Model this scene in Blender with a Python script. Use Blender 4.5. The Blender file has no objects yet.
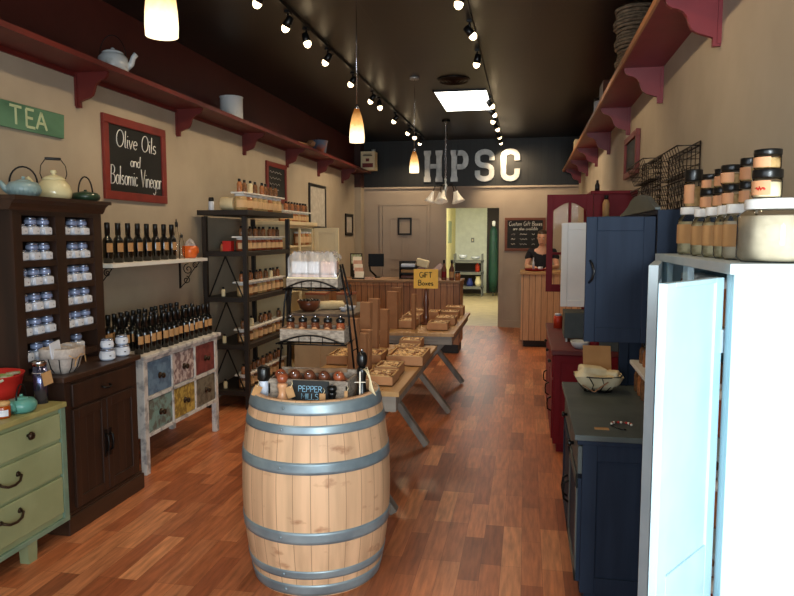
import bpy, bmesh, math, random
from mathutils import Vector, Matrix
random.seed(7)
sc = bpy.context.scene
COL = sc.collection
PI = math.pi
def R(d): return math.radians(d)
def srgb(r, g, b, a=1.0):
    f = lambda c: (c/255/12.92) if c/255 <= 0.04045 else ((c/255+0.055)/1.055)**2.4
    return (f(r), f(g), f(b), a)

# ------------------------------------------------------------------ camera
cam_d = bpy.data.cameras.new('camera'); cam = bpy.data.objects.new('camera', cam_d); COL.objects.link(cam)
cam_d.sensor_width = 36.0; cam_d.lens = 680.0/794*36.0; cam_d.clip_start = 0.05; cam_d.clip_end = 100
_X, _U, _F = Vector((0.98223, 0.18703, 0)), Vector((-0.0170, 0.0892, 0.99587)), Vector((-0.18626, 0.97830, -0.0908))
_F = Vector((-0.18626, 0.97830, -0.0908)).normalized(); _X = _F.cross(Vector((0, 0, 1))).normalized(); _U = _X.cross(_F)
cam.matrix_world = Matrix(((_X.x, _U.x, -_F.x, 0), (_X.y, _U.y, -_F.y, 0), (_X.z, _U.z, -_F.z, 1.6), (0, 0, 0, 1)))
sc.camera = cam

# ------------------------------------------------------------------ world, exposure, daylight, back room light
w = bpy.data.worlds.new('world'); sc.world = w; w.use_nodes = True
w.node_tree.nodes['Background'].inputs[0].default_value = (0.62, 0.8, 1.0, 1)
w.node_tree.nodes['Background'].inputs[1].default_value = 0.35
sc.view_settings.view_transform = 'Standard'; sc.view_settings.look = 'None'
sc.view_settings.exposure = 0.0; sc.view_settings.gamma = 1.0
sc.view_settings.use_curve_mapping = False
sc.cycles.transparent_max_bounces = 40; sc.cycles.max_bounces = 10
def area(name, loc, target, sx, sy, power, col, spread=180):
    l = bpy.data.lights.new(name, 'AREA'); l.shape = 'RECTANGLE'; l.size = sx; l.size_y = sy
    l.energy = power; l.color = col; l.spread = R(spread)
    o = bpy.data.objects.new(name, l); COL.objects.link(o); o.location = loc
    o.rotation_euler = (Vector(target)-Vector(loc)).to_track_quat('-Z', 'Y').to_euler()
    return o
area('daylight_shop_window', (-1.35, -0.98, 1.55), (-1.35, 3, 1.0), 2.6, 1.9, 54, (0.80, 0.9, 1.0))
area('daylight_glass_door', (0.62, -0.6, 1.35), (0.62, 2.2, 1.0), 0.75, 1.9, 88, (0.86, 0.96, 1.0), 130)
area('area_back_room', (-1.3, 15.6, 2.6), (-1.3, 15.8, 0), 1.6, 2.5, 115, (1.0, 0.95, 0.92))  # area light under the back room ceiling

# ------------------------------------------------------------------ materials
MATS = {}
def nt(name):
    m = bpy.data.materials.new(name); m.use_nodes = True
    t = m.node_tree; b = t.nodes['Principled BSDF']
    return m, t, b
def noise_mix(t, c1, c2, scale, stretch=(1, 1, 1), detail=4, lo=0.35, hi=0.65, coord='Object', vec=None):
    n = t.nodes; L = t.links
    tc = n.new('ShaderNodeTexCoord'); mp = n.new('ShaderNodeMapping'); mp.inputs['Scale'].default_value = stretch
    L.new(vec if vec else tc.outputs[coord], mp.inputs[0])
    no = n.new('ShaderNodeTexNoise'); no.inputs['Scale'].default_value = scale; no.inputs['Detail'].default_value = detail
    L.new(mp.outputs[0], no.inputs['Vector'])
    cr = n.new('ShaderNodeValToRGB'); cr.color_ramp.elements[0].position = lo; cr.color_ramp.elements[1].position = hi
    cr.color_ramp.elements[0].color = c1; cr.color_ramp.elements[1].color = c2
    L.new(no.outputs['Fac'], cr.inputs[0])
    return cr.outputs[0], no.outputs['Fac']
def mat(name, c, c2=None, rough=0.5, metal=0.0, scale=8, stretch=(1, 1, 1), lo=0.35, hi=0.65, bump=0.0, coat=0.0, spec=0.5, emit=None, es=0.0, coord='Object', sheen=0):
    m, t, b = nt(name)
    b.inputs['Roughness'].default_value = rough; b.inputs['Metallic'].default_value = metal
    b.inputs['Coat Weight'].default_value = coat; b.inputs['Specular IOR Level'].default_value = spec
    if c2 is None:
        c2 = tuple(min(1, v*1.12) for v in c[:3])+(1,)
    o, f = noise_mix(t, c, c2, scale, stretch, lo=lo, hi=hi, coord=coord)
    t.links.new(o, b.inputs['Base Color'])
    if bump:
        bp = t.nodes.new('ShaderNodeBump'); bp.inputs['Strength'].default_value = bump; bp.inputs['Distance'].default_value = 0.01
        t.links.new(f, bp.inputs['Height']); t.links.new(bp.outputs[0], b.inputs['Normal'])
    if emit:
        b.inputs['Emission Color'].default_value = emit; b.inputs['Emission Strength'].default_value = es
    MATS[name] = m
    return m
def wood(name, c1, c2, axis='z', rough=0.5, scale=14, bump=0.05, coat=0.0):
    st = {'x': (0.08, 1, 1), 'y': (1, 0.08, 1), 'z': (1, 1, 0.08)}[axis]
    return mat(name, c1, c2, rough=rough, scale=scale, stretch=st, lo=0.3, hi=0.7, bump=bump, coat=coat)
def glassy(name, tint=(1, 1, 1, 1), refl=0.25, rough=0.03):
    m = bpy.data.materials.new(name); m.use_nodes = True; t = m.node_tree
    for n in list(t.nodes): t.nodes.remove(n)
    out = t.nodes.new('ShaderNodeOutputMaterial'); mx = t.nodes.new('ShaderNodeMixShader')
    tr = t.nodes.new('ShaderNodeBsdfTransparent'); tr.inputs[0].default_value = tint
    gl = t.nodes.new('ShaderNodeBsdfGlossy'); gl.inputs['Roughness'].default_value = rough
    lw = t.nodes.new('ShaderNodeLayerWeight'); lw.inputs['Blend'].default_value = refl
    t.links.new(lw.outputs['Fresnel'], mx.inputs[0]); t.links.new(tr.outputs[0], mx.inputs[1]); t.links.new(gl.outputs[0], mx.inputs[2])
    t.links.new(mx.outputs[0], out.inputs[0]); MATS[name] = m
    return m
def emis(name, c, s):
    m = bpy.data.materials.new(name); m.use_nodes = True; t = m.node_tree
    for n in list(t.nodes): t.nodes.remove(n)
    out = t.nodes.new('ShaderNodeOutputMaterial'); e = t.nodes.new('ShaderNodeEmission')
    e.inputs[0].default_value = c; e.inputs[1].default_value = s
    t.links.new(e.outputs[0], out.inputs[0]); MATS[name] = m
    return m
def planks(name, cols, length, width, along='y', gap=0.002, rough=0.35, gapcol=(0.02, 0.01, 0.005, 1), grain=0.35, plane='xy', bump=0.1, coat=0.0):
    """boards: brick pattern for the joints, white noise per board for its tone, stretched noise for the grain"""
    m, t, b = nt(name); n = t.nodes; L = t.links
    tc = n.new('ShaderNodeTexCoord'); sx = n.new('ShaderNodeSeparateXYZ'); L.new(tc.outputs['Object'], sx.inputs[0])
    cx = n.new('ShaderNodeCombineXYZ')
    if plane == 'xy': a, c = (1, 0) if along == 'y' else (0, 1)
    elif plane == 'xz': a, c = (2, 0)
    else: a, c = (2, 1)
    L.new(sx.outputs[a], cx.inputs[0]); L.new(sx.outputs[c], cx.inputs[1])
    br = n.new('ShaderNodeTexBrick'); L.new(cx.outputs[0], br.inputs['Vector'])
    br.inputs['Scale'].default_value = 1; br.inputs['Brick Width'].default_value = length; br.inputs['Row Height'].default_value = width
    br.inputs['Mortar Size'].default_value = gap; br.inputs['Mortar Smooth'].default_value = 0.0; br.inputs['Bias'].default_value = 0.0
    br.offset = 0.37; br.offset_frequency = 3
    br.inputs['Color1'].default_value = (0, 0, 0, 1); br.inputs['Color2'].default_value = (1, 1, 1, 1); br.inputs['Mortar'].default_value = (0.5, 0.5, 0.5, 1)
    cr = n.new('ShaderNodeValToRGB'); els = cr.color_ramp.elements
    while len(els) < len(cols): els.new(0.5)
    for i, cc in enumerate(cols): els[i].position = i/(len(cols)-1); els[i].color = cc
    L.new(br.outputs['Color'], cr.inputs[0])
    no = n.new('ShaderNodeTexNoise'); mp = n.new('ShaderNodeMapping'); mp.inputs['Scale'].default_value = (0.12, 1, 1)
    L.new(cx.outputs[0], mp.inputs[0]); L.new(mp.outputs[0], no.inputs['Vector']); no.inputs['Scale'].default_value = 45; no.inputs['Detail'].default_value = 6
    mr = n.new('ShaderNodeMapRange'); mr.inputs['From Min'].default_value = 0.3; mr.inputs['From Max'].default_value = 0.7
    mr.inputs['To Min'].default_value = 1-grain; mr.inputs['To Max'].default_value = 1+grain; L.new(no.outputs['Fac'], mr.inputs['Value'])
    vm = n.new('ShaderNodeVectorMath'); vm.operation = 'SCALE'; L.new(cr.outputs[0], vm.inputs[0]); L.new(mr.outputs[0], vm.inputs['Scale'])
    mx = n.new('ShaderNodeMix'); mx.data_type = 'RGBA'; L.new(br.outputs['Fac'], mx.inputs['Factor']); L.new(vm.outputs[0], mx.inputs[6]); mx.inputs[7].default_value = gapcol
    L.new(mx.outputs[2], b.inputs['Base Color']); b.inputs['Roughness'].default_value = rough; b.inputs['Coat Weight'].default_value = coat
    if bump:
        bp = n.new('ShaderNodeBump'); bp.inputs['Strength'].default_value = bump; bp.inputs['Distance'].default_value = 0.01; bp.invert = True
        L.new(br.outputs['Fac'], bp.inputs['Height']); L.new(bp.outputs[0], b.inputs['Normal'])
    MATS[name] = m
    return m
M = MATS
planks('floor_boards', [srgb(132, 72, 44), srgb(166, 96, 58), srgb(188, 116, 74), srgb(150, 82, 50), srgb(206, 138, 92)], 0.46, 0.098, 'y', 0.0006, rough=0.4, gapcol=srgb(80, 40, 22), grain=0.3, bump=0.02)
mat('wall_beige', srgb(170, 158, 138), srgb(178, 166, 146), rough=0.85, scale=3, bump=0.02)
mat('wall_taupe', srgb(170, 157, 142), srgb(176, 163, 148), rough=0.7, scale=3)
mat('wall_oxblood', srgb(76, 26, 20), srgb(84, 30, 23), rough=0.6, scale=3)
mat('wall_oxblood_shaded', srgb(60, 30, 24), srgb(66, 34, 26), rough=0.7, scale=3)  # same dark red as the left band, its shade put into the colour
planks('back_boards', [srgb(18, 20, 20), srgb(24, 27, 26)], 6, 0.11, rough=0.5, gapcol=srgb(8, 9, 9), grain=0.12, plane='xz', bump=0.3, gap=0.004)
planks('ceiling_tiles', [srgb(28, 25, 21), srgb(32, 28, 24)], 1.22, 0.61, 'x', 0.004, rough=0.38, gapcol=srgb(50, 44, 36), grain=0.08, bump=0.05)
planks('pine_boards', [srgb(148, 100, 62), srgb(172, 122, 80), srgb(160, 110, 70)], 4, 0.085, rough=0.5, gapcol=srgb(70, 40, 22), grain=0.2, plane='xz', bump=0.3, gap=0.004)
planks('pine_boards_light', [srgb(196, 152, 112), srgb(208, 166, 126)], 4, 0.085, rough=0.5, gapcol=srgb(130, 90, 60), grain=0.12, plane='xz', bump=0.3, gap=0.004)
mat('room_green', srgb(208, 212, 194), rough=0.8); mat('room_yellow', srgb(226, 214, 150), rough=0.8)
mat('room_floor', srgb(150, 134, 96), srgb(170, 154, 114), rough=0.4, scale=5)
mat('dark_brown_paint', srgb(46, 36, 32), rough=0.7)
mat('red_paint', srgb(92, 28, 24), srgb(102, 32, 27), rough=0.5, scale=6)
mat('red_paint_bright', srgb(112, 32, 38), srgb(122, 37, 43), rough=0.45, scale=6)
mat('burgundy', srgb(112, 22, 30), srgb(122, 28, 36), rough=0.5, scale=6, spec=0.15)
wood('shelf_edge', srgb(150, 100, 66), srgb(170, 120, 80), 'y')
wood('dark_wood', srgb(36, 22, 15), srgb(56, 35, 24), 'z', rough=0.45)
wood('dark_wood_top', srgb(46, 30, 21), srgb(66, 44, 31), 'y', rough=0.4)
wood('black_wood', srgb(30, 25, 22), srgb(40, 33, 28), 'y', rough=0.55)
mat('iron', srgb(22, 20, 19), rough=0.45, metal=0.6)
mat('black_metal', srgb(16, 16, 17), rough=0.35, metal=0.3)
mat('brown_wire', srgb(40, 30, 24), rough=0.5, metal=0.4)
mat('galvanised', srgb(150, 152, 150), srgb(205, 205, 200), rough=0.42, metal=0.55, scale=7, lo=0.3, hi=0.7)
mat('hoop_steel', srgb(118, 134, 142), srgb(152, 168, 174), rough=0.42, metal=0.45, scale=6, bump=0.03)
mat('chrome', srgb(190, 190, 195), rough=0.15, metal=1.0)
mat('dresser_green', srgb(142, 152, 112), srgb(154, 163, 124), rough=0.5, scale=5)
mat('dresser_top', srgb(146, 142, 88), srgb(170, 162, 106), rough=0.5, scale=7, lo=0.3, hi=0.7)
mat('dresser_edge', srgb(104, 132, 116), srgb(124, 146, 122), rough=0.55, scale=9)
mat('bronze', srgb(56, 42, 30), rough=0.4, metal=0.7)
mat('distressed_white', srgb(150, 150, 152), srgb(206, 204, 200), rough=0.6, scale=16, lo=0.36, hi=0.5)
def faded(name, c, d, sc_=20): mat(name, c, d, rough=0.6, scale=sc_, lo=0.44, hi=0.58)
faded('drawer_blue', srgb(84, 110, 136), srgb(104, 134, 160)); faded('drawer_white', srgb(128, 104, 104), srgb(206, 192, 186), 26)
faded('drawer_red', srgb(104, 46, 44), srgb(128, 62, 58)); faded('drawer_teal', srgb(96, 100, 92), srgb(120, 152, 146))
faded('drawer_yellow', srgb(138, 112, 50), srgb(190, 162, 80), 30); faded('drawer_grey', srgb(88, 82, 70), srgb(118, 112, 96))
mat('navy_paint', srgb(36, 46, 62), srgb(41, 52, 69), rough=0.6, scale=30, stretch=(1, 1, 0.1), spec=0.12)
mat('slate_green', srgb(66, 76, 76), srgb(80, 89, 87), rough=0.5, scale=7)
mat('white_paint', srgb(240, 240, 234), srgb(244, 244, 238), rough=0.5)
mat('cream_paint', srgb(226, 208, 166), srgb(232, 214, 172), rough=0.5)
mat('pale_blue_paint', srgb(172, 202, 212), srgb(184, 211, 219), rough=0.42, scale=5)
mat('pale_blue_edge', srgb(176, 192, 198), srgb(190, 204, 208), rough=0.42)
wood('table_oak', srgb(168, 126, 78), srgb(192, 150, 98), 'y', rough=0.45)
wood('grey_wood', srgb(118, 108, 98), srgb(150, 140, 128), 'x', rough=0.65)
wood('grey_leg_wood', srgb(96, 88, 80), srgb(134, 122, 110), 'z', rough=0.65)
mat('kraft', srgb(172, 118, 76), srgb(184, 130, 86), rough=0.75, scale=12)
mat('kraft_light', srgb(196, 154, 100), srgb(206, 166, 112), rough=0.75)
mat('gift_fill', srgb(140, 84, 44), srgb(240, 200, 140), rough=0.55, scale=26, lo=0.38, hi=0.52)
mat('label_kraft', srgb(174, 130, 82), srgb(190, 146, 96), rough=0.7)
mat('label_cream', srgb(216, 176, 128), srgb(226, 188, 140), rough=0.7); mat('label_white', srgb(214, 218, 226), rough=0.6); mat('label_orange', srgb(204, 148, 106), rough=0.6)
mat('ink', srgb(30, 26, 26), rough=0.7); mat('chalk', srgb(215, 215, 208), rough=0.9); mat('chalk_blue', srgb(150, 200, 226), rough=0.9)
mat('chalkboard', srgb(16, 18, 17), srgb(24, 27, 25), rough=0.6, scale=5)
mat('board_frame_red', srgb(112, 34, 26), srgb(126, 42, 32), rough=0.5)
wood('board_frame_brown', srgb(100, 52, 30), srgb(120, 66, 38), 'x', rough=0.5)
mat('sign_green', srgb(70, 112, 86), srgb(98, 142, 112), rough=0.6, scale=7, stretch=(1, 0.3, 1)); mat('sign_letter', srgb(186, 200, 160), rough=0.7)
mat('sign_yellow', srgb(236, 176, 60), rough=0.6); mat('paper', srgb(226, 218, 200), rough=0.8); mat('poster', srgb(170, 166, 156), srgb(188, 184, 174), rough=0.5, scale=14, lo=0.45, hi=0.6)
mat('oil_glass', srgb(9, 9, 8), srgb(12, 12, 10), rough=0.08, spec=0.7); mat('capsule', srgb(10, 10, 10), rough=0.3)
mat('jar_blue', srgb(140, 160, 208), srgb(176, 190, 222), rough=0.15, metal=0.25); mat('jar_lid', srgb(176, 186, 206), rough=0.22, metal=0.85)
mat('jar_frost', srgb(200, 208, 222), rough=0.2)
for i, (a, b_) in enumerate([((150, 92, 56), (182, 120, 76)), ((134, 62, 40), (164, 84, 54)), ((176, 142, 92), (206, 172, 120)), ((104, 70, 46), (138, 98, 66))]):
    mat('spice_%d' % i, srgb(*a), srgb(*b_), rough=0.2, scale=60)
mat('jar_herb', srgb(156, 146, 112), srgb(204, 194, 158), rough=0.6, scale=40); mat('jar_salt', srgb(186, 174, 150), srgb(198, 186, 162), rough=0.7, scale=40)
mat('honey', srgb(150, 60, 12), srgb(176, 80, 20), rough=0.1); mat('black_plastic', srgb(12, 12, 12), rough=0.3)
mat('white_lid', srgb(232, 232, 228), rough=0.35); mat('plank_white', srgb(226, 224, 218), rough=0.4)
mat('enamel_cream', srgb(224, 214, 168), rough=0.12, coat=0.5); mat('enamel_white', srgb(200, 206, 208), srgb(170, 172, 168), rough=0.25, scale=10, lo=0.6, hi=0.75)
mat('teapot_blue', srgb(140, 164, 164), rough=0.3, coat=0.3); mat('teapot_green', srgb(40, 62, 44), rough=0.35, coat=0.2); mat('teapot_teal', srgb(88, 152, 140), rough=0.35, coat=0.2)
mat('orange_glaze', srgb(214, 98, 40), srgb(224, 112, 50), rough=0.25); mat('red_fabric', srgb(190, 34, 28), srgb(206, 44, 34), rough=0.5)
mat('linen', srgb(176, 166, 158), srgb(196, 186, 176), rough=0.9, scale=60); mat('plastic_film', srgb(206, 206, 210), rough=0.12)
mat('package_pink', srgb(196, 150, 130), srgb(216, 176, 154), rough=0.25, scale=30); mat('steel_blue', srgb(104, 108, 140), rough=0.2, metal=0.9)
mat('weathered_crate', srgb(120, 108, 96), srgb(164, 150, 134), rough=0.85, scale=50, stretch=(1, 1, 2)); wood('crate_wood', srgb(122, 92, 66), srgb(160, 126, 94), 'x', rough=0.7)
mat('mill_beech', srgb(206, 150, 106), srgb(216, 162, 118), rough=0.35, coat=0.3); mat('mill_cherry', srgb(140, 70, 42), srgb(160, 84, 50), rough=0.3, coat=0.3); mat('mill_walnut', srgb(92, 50, 32), srgb(110, 62, 40), rough=0.3, coat=0.3)
mat('wicker', srgb(96, 80, 62), srgb(150, 130, 104), rough=0.8, scale=30, stretch=(1, 1, 4)); mat('bucket_blue', srgb(92, 108, 132), srgb(150, 82, 60), rough=0.5, scale=5, lo=0.5, hi=0.6)
mat('skin', srgb(224, 172, 142), rough=0.5); mat('hair', srgb(58, 38, 26), rough=0.6); mat('shirt_dark', srgb(30, 32, 40), rough=0.85); mat('trousers', srgb(24, 26, 34), rough=0.9)
mat('eye_white', srgb(225, 220, 215), rough=0.3); mat('lips', srgb(160, 86, 76), rough=0.5)
mat('cloth_cream', srgb(226, 208, 164), srgb(236, 222, 184), rough=0.9, scale=20); mat('green_canvas', srgb(10, 52, 38), srgb(14, 64, 46), rough=0.6)
mat('screen_black', srgb(14, 18, 24), rough=0.6, spec=0.2); mat('shelf_grey', srgb(110, 112, 104), rough=0.4, metal=0.5); mat('photo_green', srgb(120, 150, 60), srgb(200, 200, 190), rough=0.4, scale=30)
mat('red_plastic', srgb(196, 60, 34), rough=0.4); mat('dark_blue', srgb(30, 46, 110), rough=0.4)
mat('pot_black', srgb(20, 22, 22), rough=0.35); mat('window_frame_dark', srgb(40, 38, 36), rough=0.5); mat('side_beige', srgb(186, 160, 120), rough=0.6)
mat('shade_glass', srgb(220, 210, 190), rough=0.3, emit=(1, 0.86, 0.66, 1), es=0.12)  # faint glow put into the shades of the unlit chandelier
glassy('clear_glass', (1, 1, 1, 1), 0.08); glassy('jar_glass', (0.99, 0.99, 0.98, 1), 0.22, 0.04)
mat('film', srgb(226, 222, 220), rough=0.12, scale=18, coat=0.6); MATS['film'].node_tree.nodes['Principled BSDF'].inputs['Alpha'].default_value = 0.36
emis('bulb_glow', (1, 0.76, 0.45, 1), 8)
mat('kraft_dark', srgb(140, 92, 56), srgb(152, 102, 64), rough=0.8, scale=12); emis('troffer_glow', (1.0, 0.96, 0.84, 1), 7)
# pendant glass: it glows, amber at its neck and near-white at the mouth where the bulb sits
m = bpy.data.materials.new('pendant_glass'); m.use_nodes = True; t = m.node_tree
for n in list(t.nodes): t.nodes.remove(n)
o_ = t.nodes.new('ShaderNodeOutputMaterial'); e_ = t.nodes.new('ShaderNodeEmission'); tc = t.nodes.new('ShaderNodeTexCoord'); sx = t.nodes.new('ShaderNodeSeparateXYZ')
no = t.nodes.new('ShaderNodeTexNoise'); no.inputs['Scale'].default_value = 40
mr = t.nodes.new('ShaderNodeMapRange'); mr.inputs['From Min'].default_value = 0.0; mr.inputs['From Max'].default_value = 0.225
ad = t.nodes.new('ShaderNodeMath'); ad.operation = 'MULTIPLY_ADD'; ad.inputs[1].default_value = 0.16; cr = t.nodes.new('ShaderNodeValToRGB')
t.links.new(tc.outputs['Object'], sx.inputs[0]); t.links.new(sx.outputs[2], mr.inputs['Value']); t.links.new(tc.outputs['Object'], no.inputs['Vector'])
t.links.new(no.outputs['Fac'], ad.inputs[0]); t.links.new(mr.outputs[0], ad.inputs[2]); t.links.new(ad.outputs[0], cr.inputs[0])
E_ = cr.color_ramp.elements; E_[0].position = 0.3; E_[0].color = (2.4, 1.9, 1.15, 1); E_[1].position = 1.0; E_[1].color = (0.30, 0.10, 0.02, 1)
k = E_.new(0.6); k.color = (1.4, 0.72, 0.22, 1)
t.links.new(cr.outputs[0], e_.inputs[0]); e_.inputs[1].default_value = 1.0; t.links.new(e_.outputs[0], o_.inputs[0]); MATS['pendant_glass'] = m
# oak staves: tone per stave, dark seams, stains
m, t, b = nt('staves'); n = t.nodes; L = t.links
tc = n.new('ShaderNodeTexCoord'); sx = n.new('ShaderNodeSeparateXYZ'); L.new(tc.outputs['Object'], sx.inputs[0])
at = n.new('ShaderNodeMath'); at.operation = 'ARCTAN2'; L.new(sx.outputs[1], at.inputs[0]); L.new(sx.outputs[0], at.inputs[1])
ml = n.new('ShaderNodeMath'); ml.operation = 'MULTIPLY'; ml.inputs[1].default_value = 28/(2*PI); L.new(at.outputs[0], ml.inputs[0])
fl = n.new('ShaderNodeMath'); fl.operation = 'FLOOR'; L.new(ml.outputs[0], fl.inputs[0]); wn = n.new('ShaderNodeTexWhiteNoise'); wn.noise_dimensions = '1D'; L.new(fl.outputs[0], wn.inputs['W'])
fr = n.new('ShaderNodeMath'); fr.operation = 'FRACT'; L.new(ml.outputs[0], fr.inputs[0])
pp = n.new('ShaderNodeMath'); pp.operation = 'PINGPONG'; pp.inputs[1].default_value = 0.5; L.new(fr.outputs[0], pp.inputs[0])
lt = n.new('ShaderNodeMath'); lt.operation = 'LESS_THAN'; lt.inputs[1].default_value = 0.018; L.new(pp.outputs[0], lt.inputs[0])
cr = n.new('ShaderNodeValToRGB'); cr.color_ramp.elements[0].color = srgb(206, 166, 130); cr.color_ramp.elements[1].color = srgb(218, 180, 142); L.new(wn.outputs[0], cr.inputs[0])
g, f = noise_mix(t, (0.8, 0.78, 0.75, 1), (1.08, 1.06, 1.04, 1), 16, (1, 1, 0.08))
st, f2 = noise_mix(t, (0.62, 0.5, 0.44, 1), (1, 1, 1, 1), 8, (1, 1, 1.8), lo=0.28, hi=0.38)
def mulc(a_, b_):
    v = n.new('ShaderNodeVectorMath'); v.operation = 'MULTIPLY'; L.new(a_, v.inputs[0]); L.new(b_, v.inputs[1]); return v.outputs[0]
cc = mulc(mulc(cr.outputs[0], g), st)
mx = n.new('ShaderNodeMix'); mx.data_type = 'RGBA'; L.new(lt.outputs[0], mx.inputs['Factor']); L.new(cc, mx.inputs[6]); mx.inputs[7].default_value = srgb(146, 110, 80)
L.new(mx.outputs[2], b.inputs['Base Color']); b.inputs['Roughness'].default_value = 0.55; MATS['staves'] = m

# ------------------------------------------------------------------ geometry helpers
class MB:
    def __init__(s): s.v = []; s.f = []; s.sm = []
    def add(s, vs, fs, smooth=False):
        b = len(s.v); s.v += [Vector(v) for v in vs]; s.f += [tuple(b+i for i in f) for f in fs]; s.sm += [smooth]*len(fs); return s
    def box(s, x0, x1, y0, y1, z0, z1):
        x0, x1 = sorted((x0, x1)); y0, y1 = sorted((y0, y1)); z0, z1 = sorted((z0, z1))
        return s.add([(x0, y0, z0), (x1, y0, z0), (x1, y1, z0), (x0, y1, z0), (x0, y0, z1), (x1, y0, z1), (x1, y1, z1), (x0, y1, z1)],
                     [(0, 3, 2, 1), (4, 5, 6, 7), (0, 1, 5, 4), (1, 2, 6, 5), (2, 3, 7, 6), (3, 0, 4, 7)])
    def bar(s, p, q, w, h, up=(0, 0, 1)):
        p, q = Vector(p), Vector(q); d = (q-p).normalized(); up = Vector(up)
        if abs(d.dot(up)) > 0.99: up = Vector((1, 0, 0))
        a = d.cross(up).normalized()*w/2; c = a.cross(d).normalized()*h/2
        vs = [p-a-c, p+a-c, p+a+c, p-a+c, q-a-c, q+a-c, q+a+c, q-a+c]
        return s.add(vs, [(0, 1, 2, 3), (7, 6, 5, 4), (0, 4, 5, 1), (1, 5, 6, 2), (2, 6, 7, 3), (3, 7, 4, 0)])
    def lathe(s, prof, n=20, c=(0, 0, 0), axis='z', smooth=True, caps=True, sq=0):
        vs = []; fs = []; c = Vector(c)
        for r, h in prof:
            for i in range(n):
                a = 2*PI*(i+.5)/n; x, y = r*math.cos(a), r*math.sin(a)
                if sq:
                    k = (abs(math.cos(a))**sq+abs(math.sin(a))**sq)**(-1/sq); x, y = x*k, y*k
                p = {'z': (x, y, h), 'x': (h, x, y), 'y': (x, h, y)}[axis]
                vs.append(c+Vector(p))
        for j in range(len(prof)-1):
            for i in range(n):
                k = (i+1) % n; fs.append((j*n+i, j*n+k, (j+1)*n+k, (j+1)*n+i))
        s.add(vs, fs, smooth)
        if caps:
            m_ = len(s.v)-len(vs)
            for j, rev in ((0, True), (len(prof)-1, False)):
                if prof[j][0] > 1e-5:
                    f = [m_+j*n+i for i in range(n)]
                    s.f.append(tuple(reversed(f)) if rev else tuple(f)); s.sm.append(False)
        return s
    def cyl(s, p, r, h, n=16, axis='z'): return s.lathe([(r, 0), (r, h)], n, p, axis)
    def tube(s, pts, r, n=6, closed=False, taper=None):
        pts = [Vector(p) for p in pts]; N = len(pts)
        if N < 2: return s
        vs = []; fs = []; prev = None
        for i, p in enumerate(pts):
            if closed: d = pts[(i+1) % N]-pts[i-1]
            else: d = pts[min(i+1, N-1)]-pts[max(i-1, 0)]
            if d.length < 1e-9: d = Vector((0, 0, 1))
            d.normalize()
            if prev is None:
                u = Vector((0, 0, 1)) if abs(d.z) < 0.9 else Vector((1, 0, 0)); a = d.cross(u).normalized()
            else:
                a = prev-d*prev.dot(d)
                a = a.normalized() if a.length > 1e-6 else d.orthogonal().normalized()
            prev = a; b = d.cross(a); rr = r*(taper[i] if taper else 1)
            vs += [p+(a*math.cos(2*PI*k/n)+b*math.sin(2*PI*k/n))*rr for k in range(n)]
        for j in range(N if closed else N-1):
            for k in range(n):
                k2 = (k+1) % n; j2 = (j+1) % N; fs.append((j*n+k, j*n+k2, j2*n+k2, j2*n+k))
        s.add(vs, fs, True)
        if not closed:
            b0 = len(s.v)-len(vs); s.f.append(tuple(b0+k for k in reversed(range(n)))); s.f.append(tuple(b0+(N-1)*n+k for k in range(n))); s.sm += [False, False]
        return s
    def prism(s, pts, plane, a, b):
        f = {'yz': lambda u, v, t: (t, u, v), 'xz': lambda u, v, t: (u, t, v), 'xy': lambda u, v, t: (u, v, t)}[plane]
        N = len(pts); vs = [f(u, v, a) for u, v in pts]+[f(u, v, b) for u, v in pts]
        fs = [tuple(range(N)), tuple(reversed(range(N, 2*N)))]+[(i, i+N, (i+1) % N+N, (i+1) % N) for i in range(N)]
        return s.add(vs, fs)
    def xf(s, mtx, start=0):
        for i in range(start, len(s.v)): s.v[i] = mtx @ s.v[i]
        return s
    def build(s, name, mt, parent=None, loc=None, bevel=0, sub=0, world=True):
        me = bpy.data.meshes.new(name)
        off = Vector((0, 0, 0))
        if loc is not None: off = Vector(loc)
        p = parent
        if world:
            while p is not None: off = off+p.location; p = p.parent
        me.from_pydata([v-off for v in s.v], [], s.f); me.validate(verbose=False)
        bm = bmesh.new(); bm.from_mesh(me); bmesh.ops.recalc_face_normals(bm, faces=bm.faces); bm.to_mesh(me); bm.free()
        if len(me.polygons) == len(s.sm): me.polygons.foreach_set('use_smooth', s.sm)
        me.materials.append(MATS[mt] if isinstance(mt, str) else mt)
        o = bpy.data.objects.new(name, me); COL.objects.link(o)
        if parent is not None: o.parent = parent
        if loc is not None: o.location = Vector(loc)
        if bevel:
            b = o.modifiers.new('bevel', 'BEVEL'); b.width = bevel; b.segments = 2; b.limit_method = 'ANGLE'; b.angle_limit = R(50)
        if sub:
            b = o.modifiers.new('subsurf', 'SUBSURF'); b.levels = sub; b.render_levels = sub
        return o
def thing(name, label, cat, loc=(0, 0, 0), group=None, rz=0):
    o = bpy.data.objects.new(name, None); COL.objects.link(o); o.location = loc; o.rotation_euler.z = rz
    o.empty_display_size = 0.05
    return tag(o, label, cat, group)
def tag(o, label, cat, group=None, kind=None):
    if label: o['label'] = label
    if cat: o['category'] = cat
    if group: o['group'] = group
    if kind: o['kind'] = kind
    return o
def struct(name, mb, mt, label=None, parent=None):
    o = mb.build(name, mt, parent); o['kind'] = 'structure'
    if label: o['label'] = label
    return o
def dup(root, loc, label=None, group=None, rz=None, scale=None):
    r = root.copy(); COL.objects.link(r); r.location = loc
    if rz is not None: r.rotation_euler.z = rz
    if scale: r.scale = scale
    if label: r['label'] = label
    if group: r['group'] = group
    for ch in list(root.children):
        c = ch.copy(); COL.objects.link(c); c.parent = r
        for g in list(ch.children):
            d = g.copy(); COL.objects.link(d); d.parent = c
    return r
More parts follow.
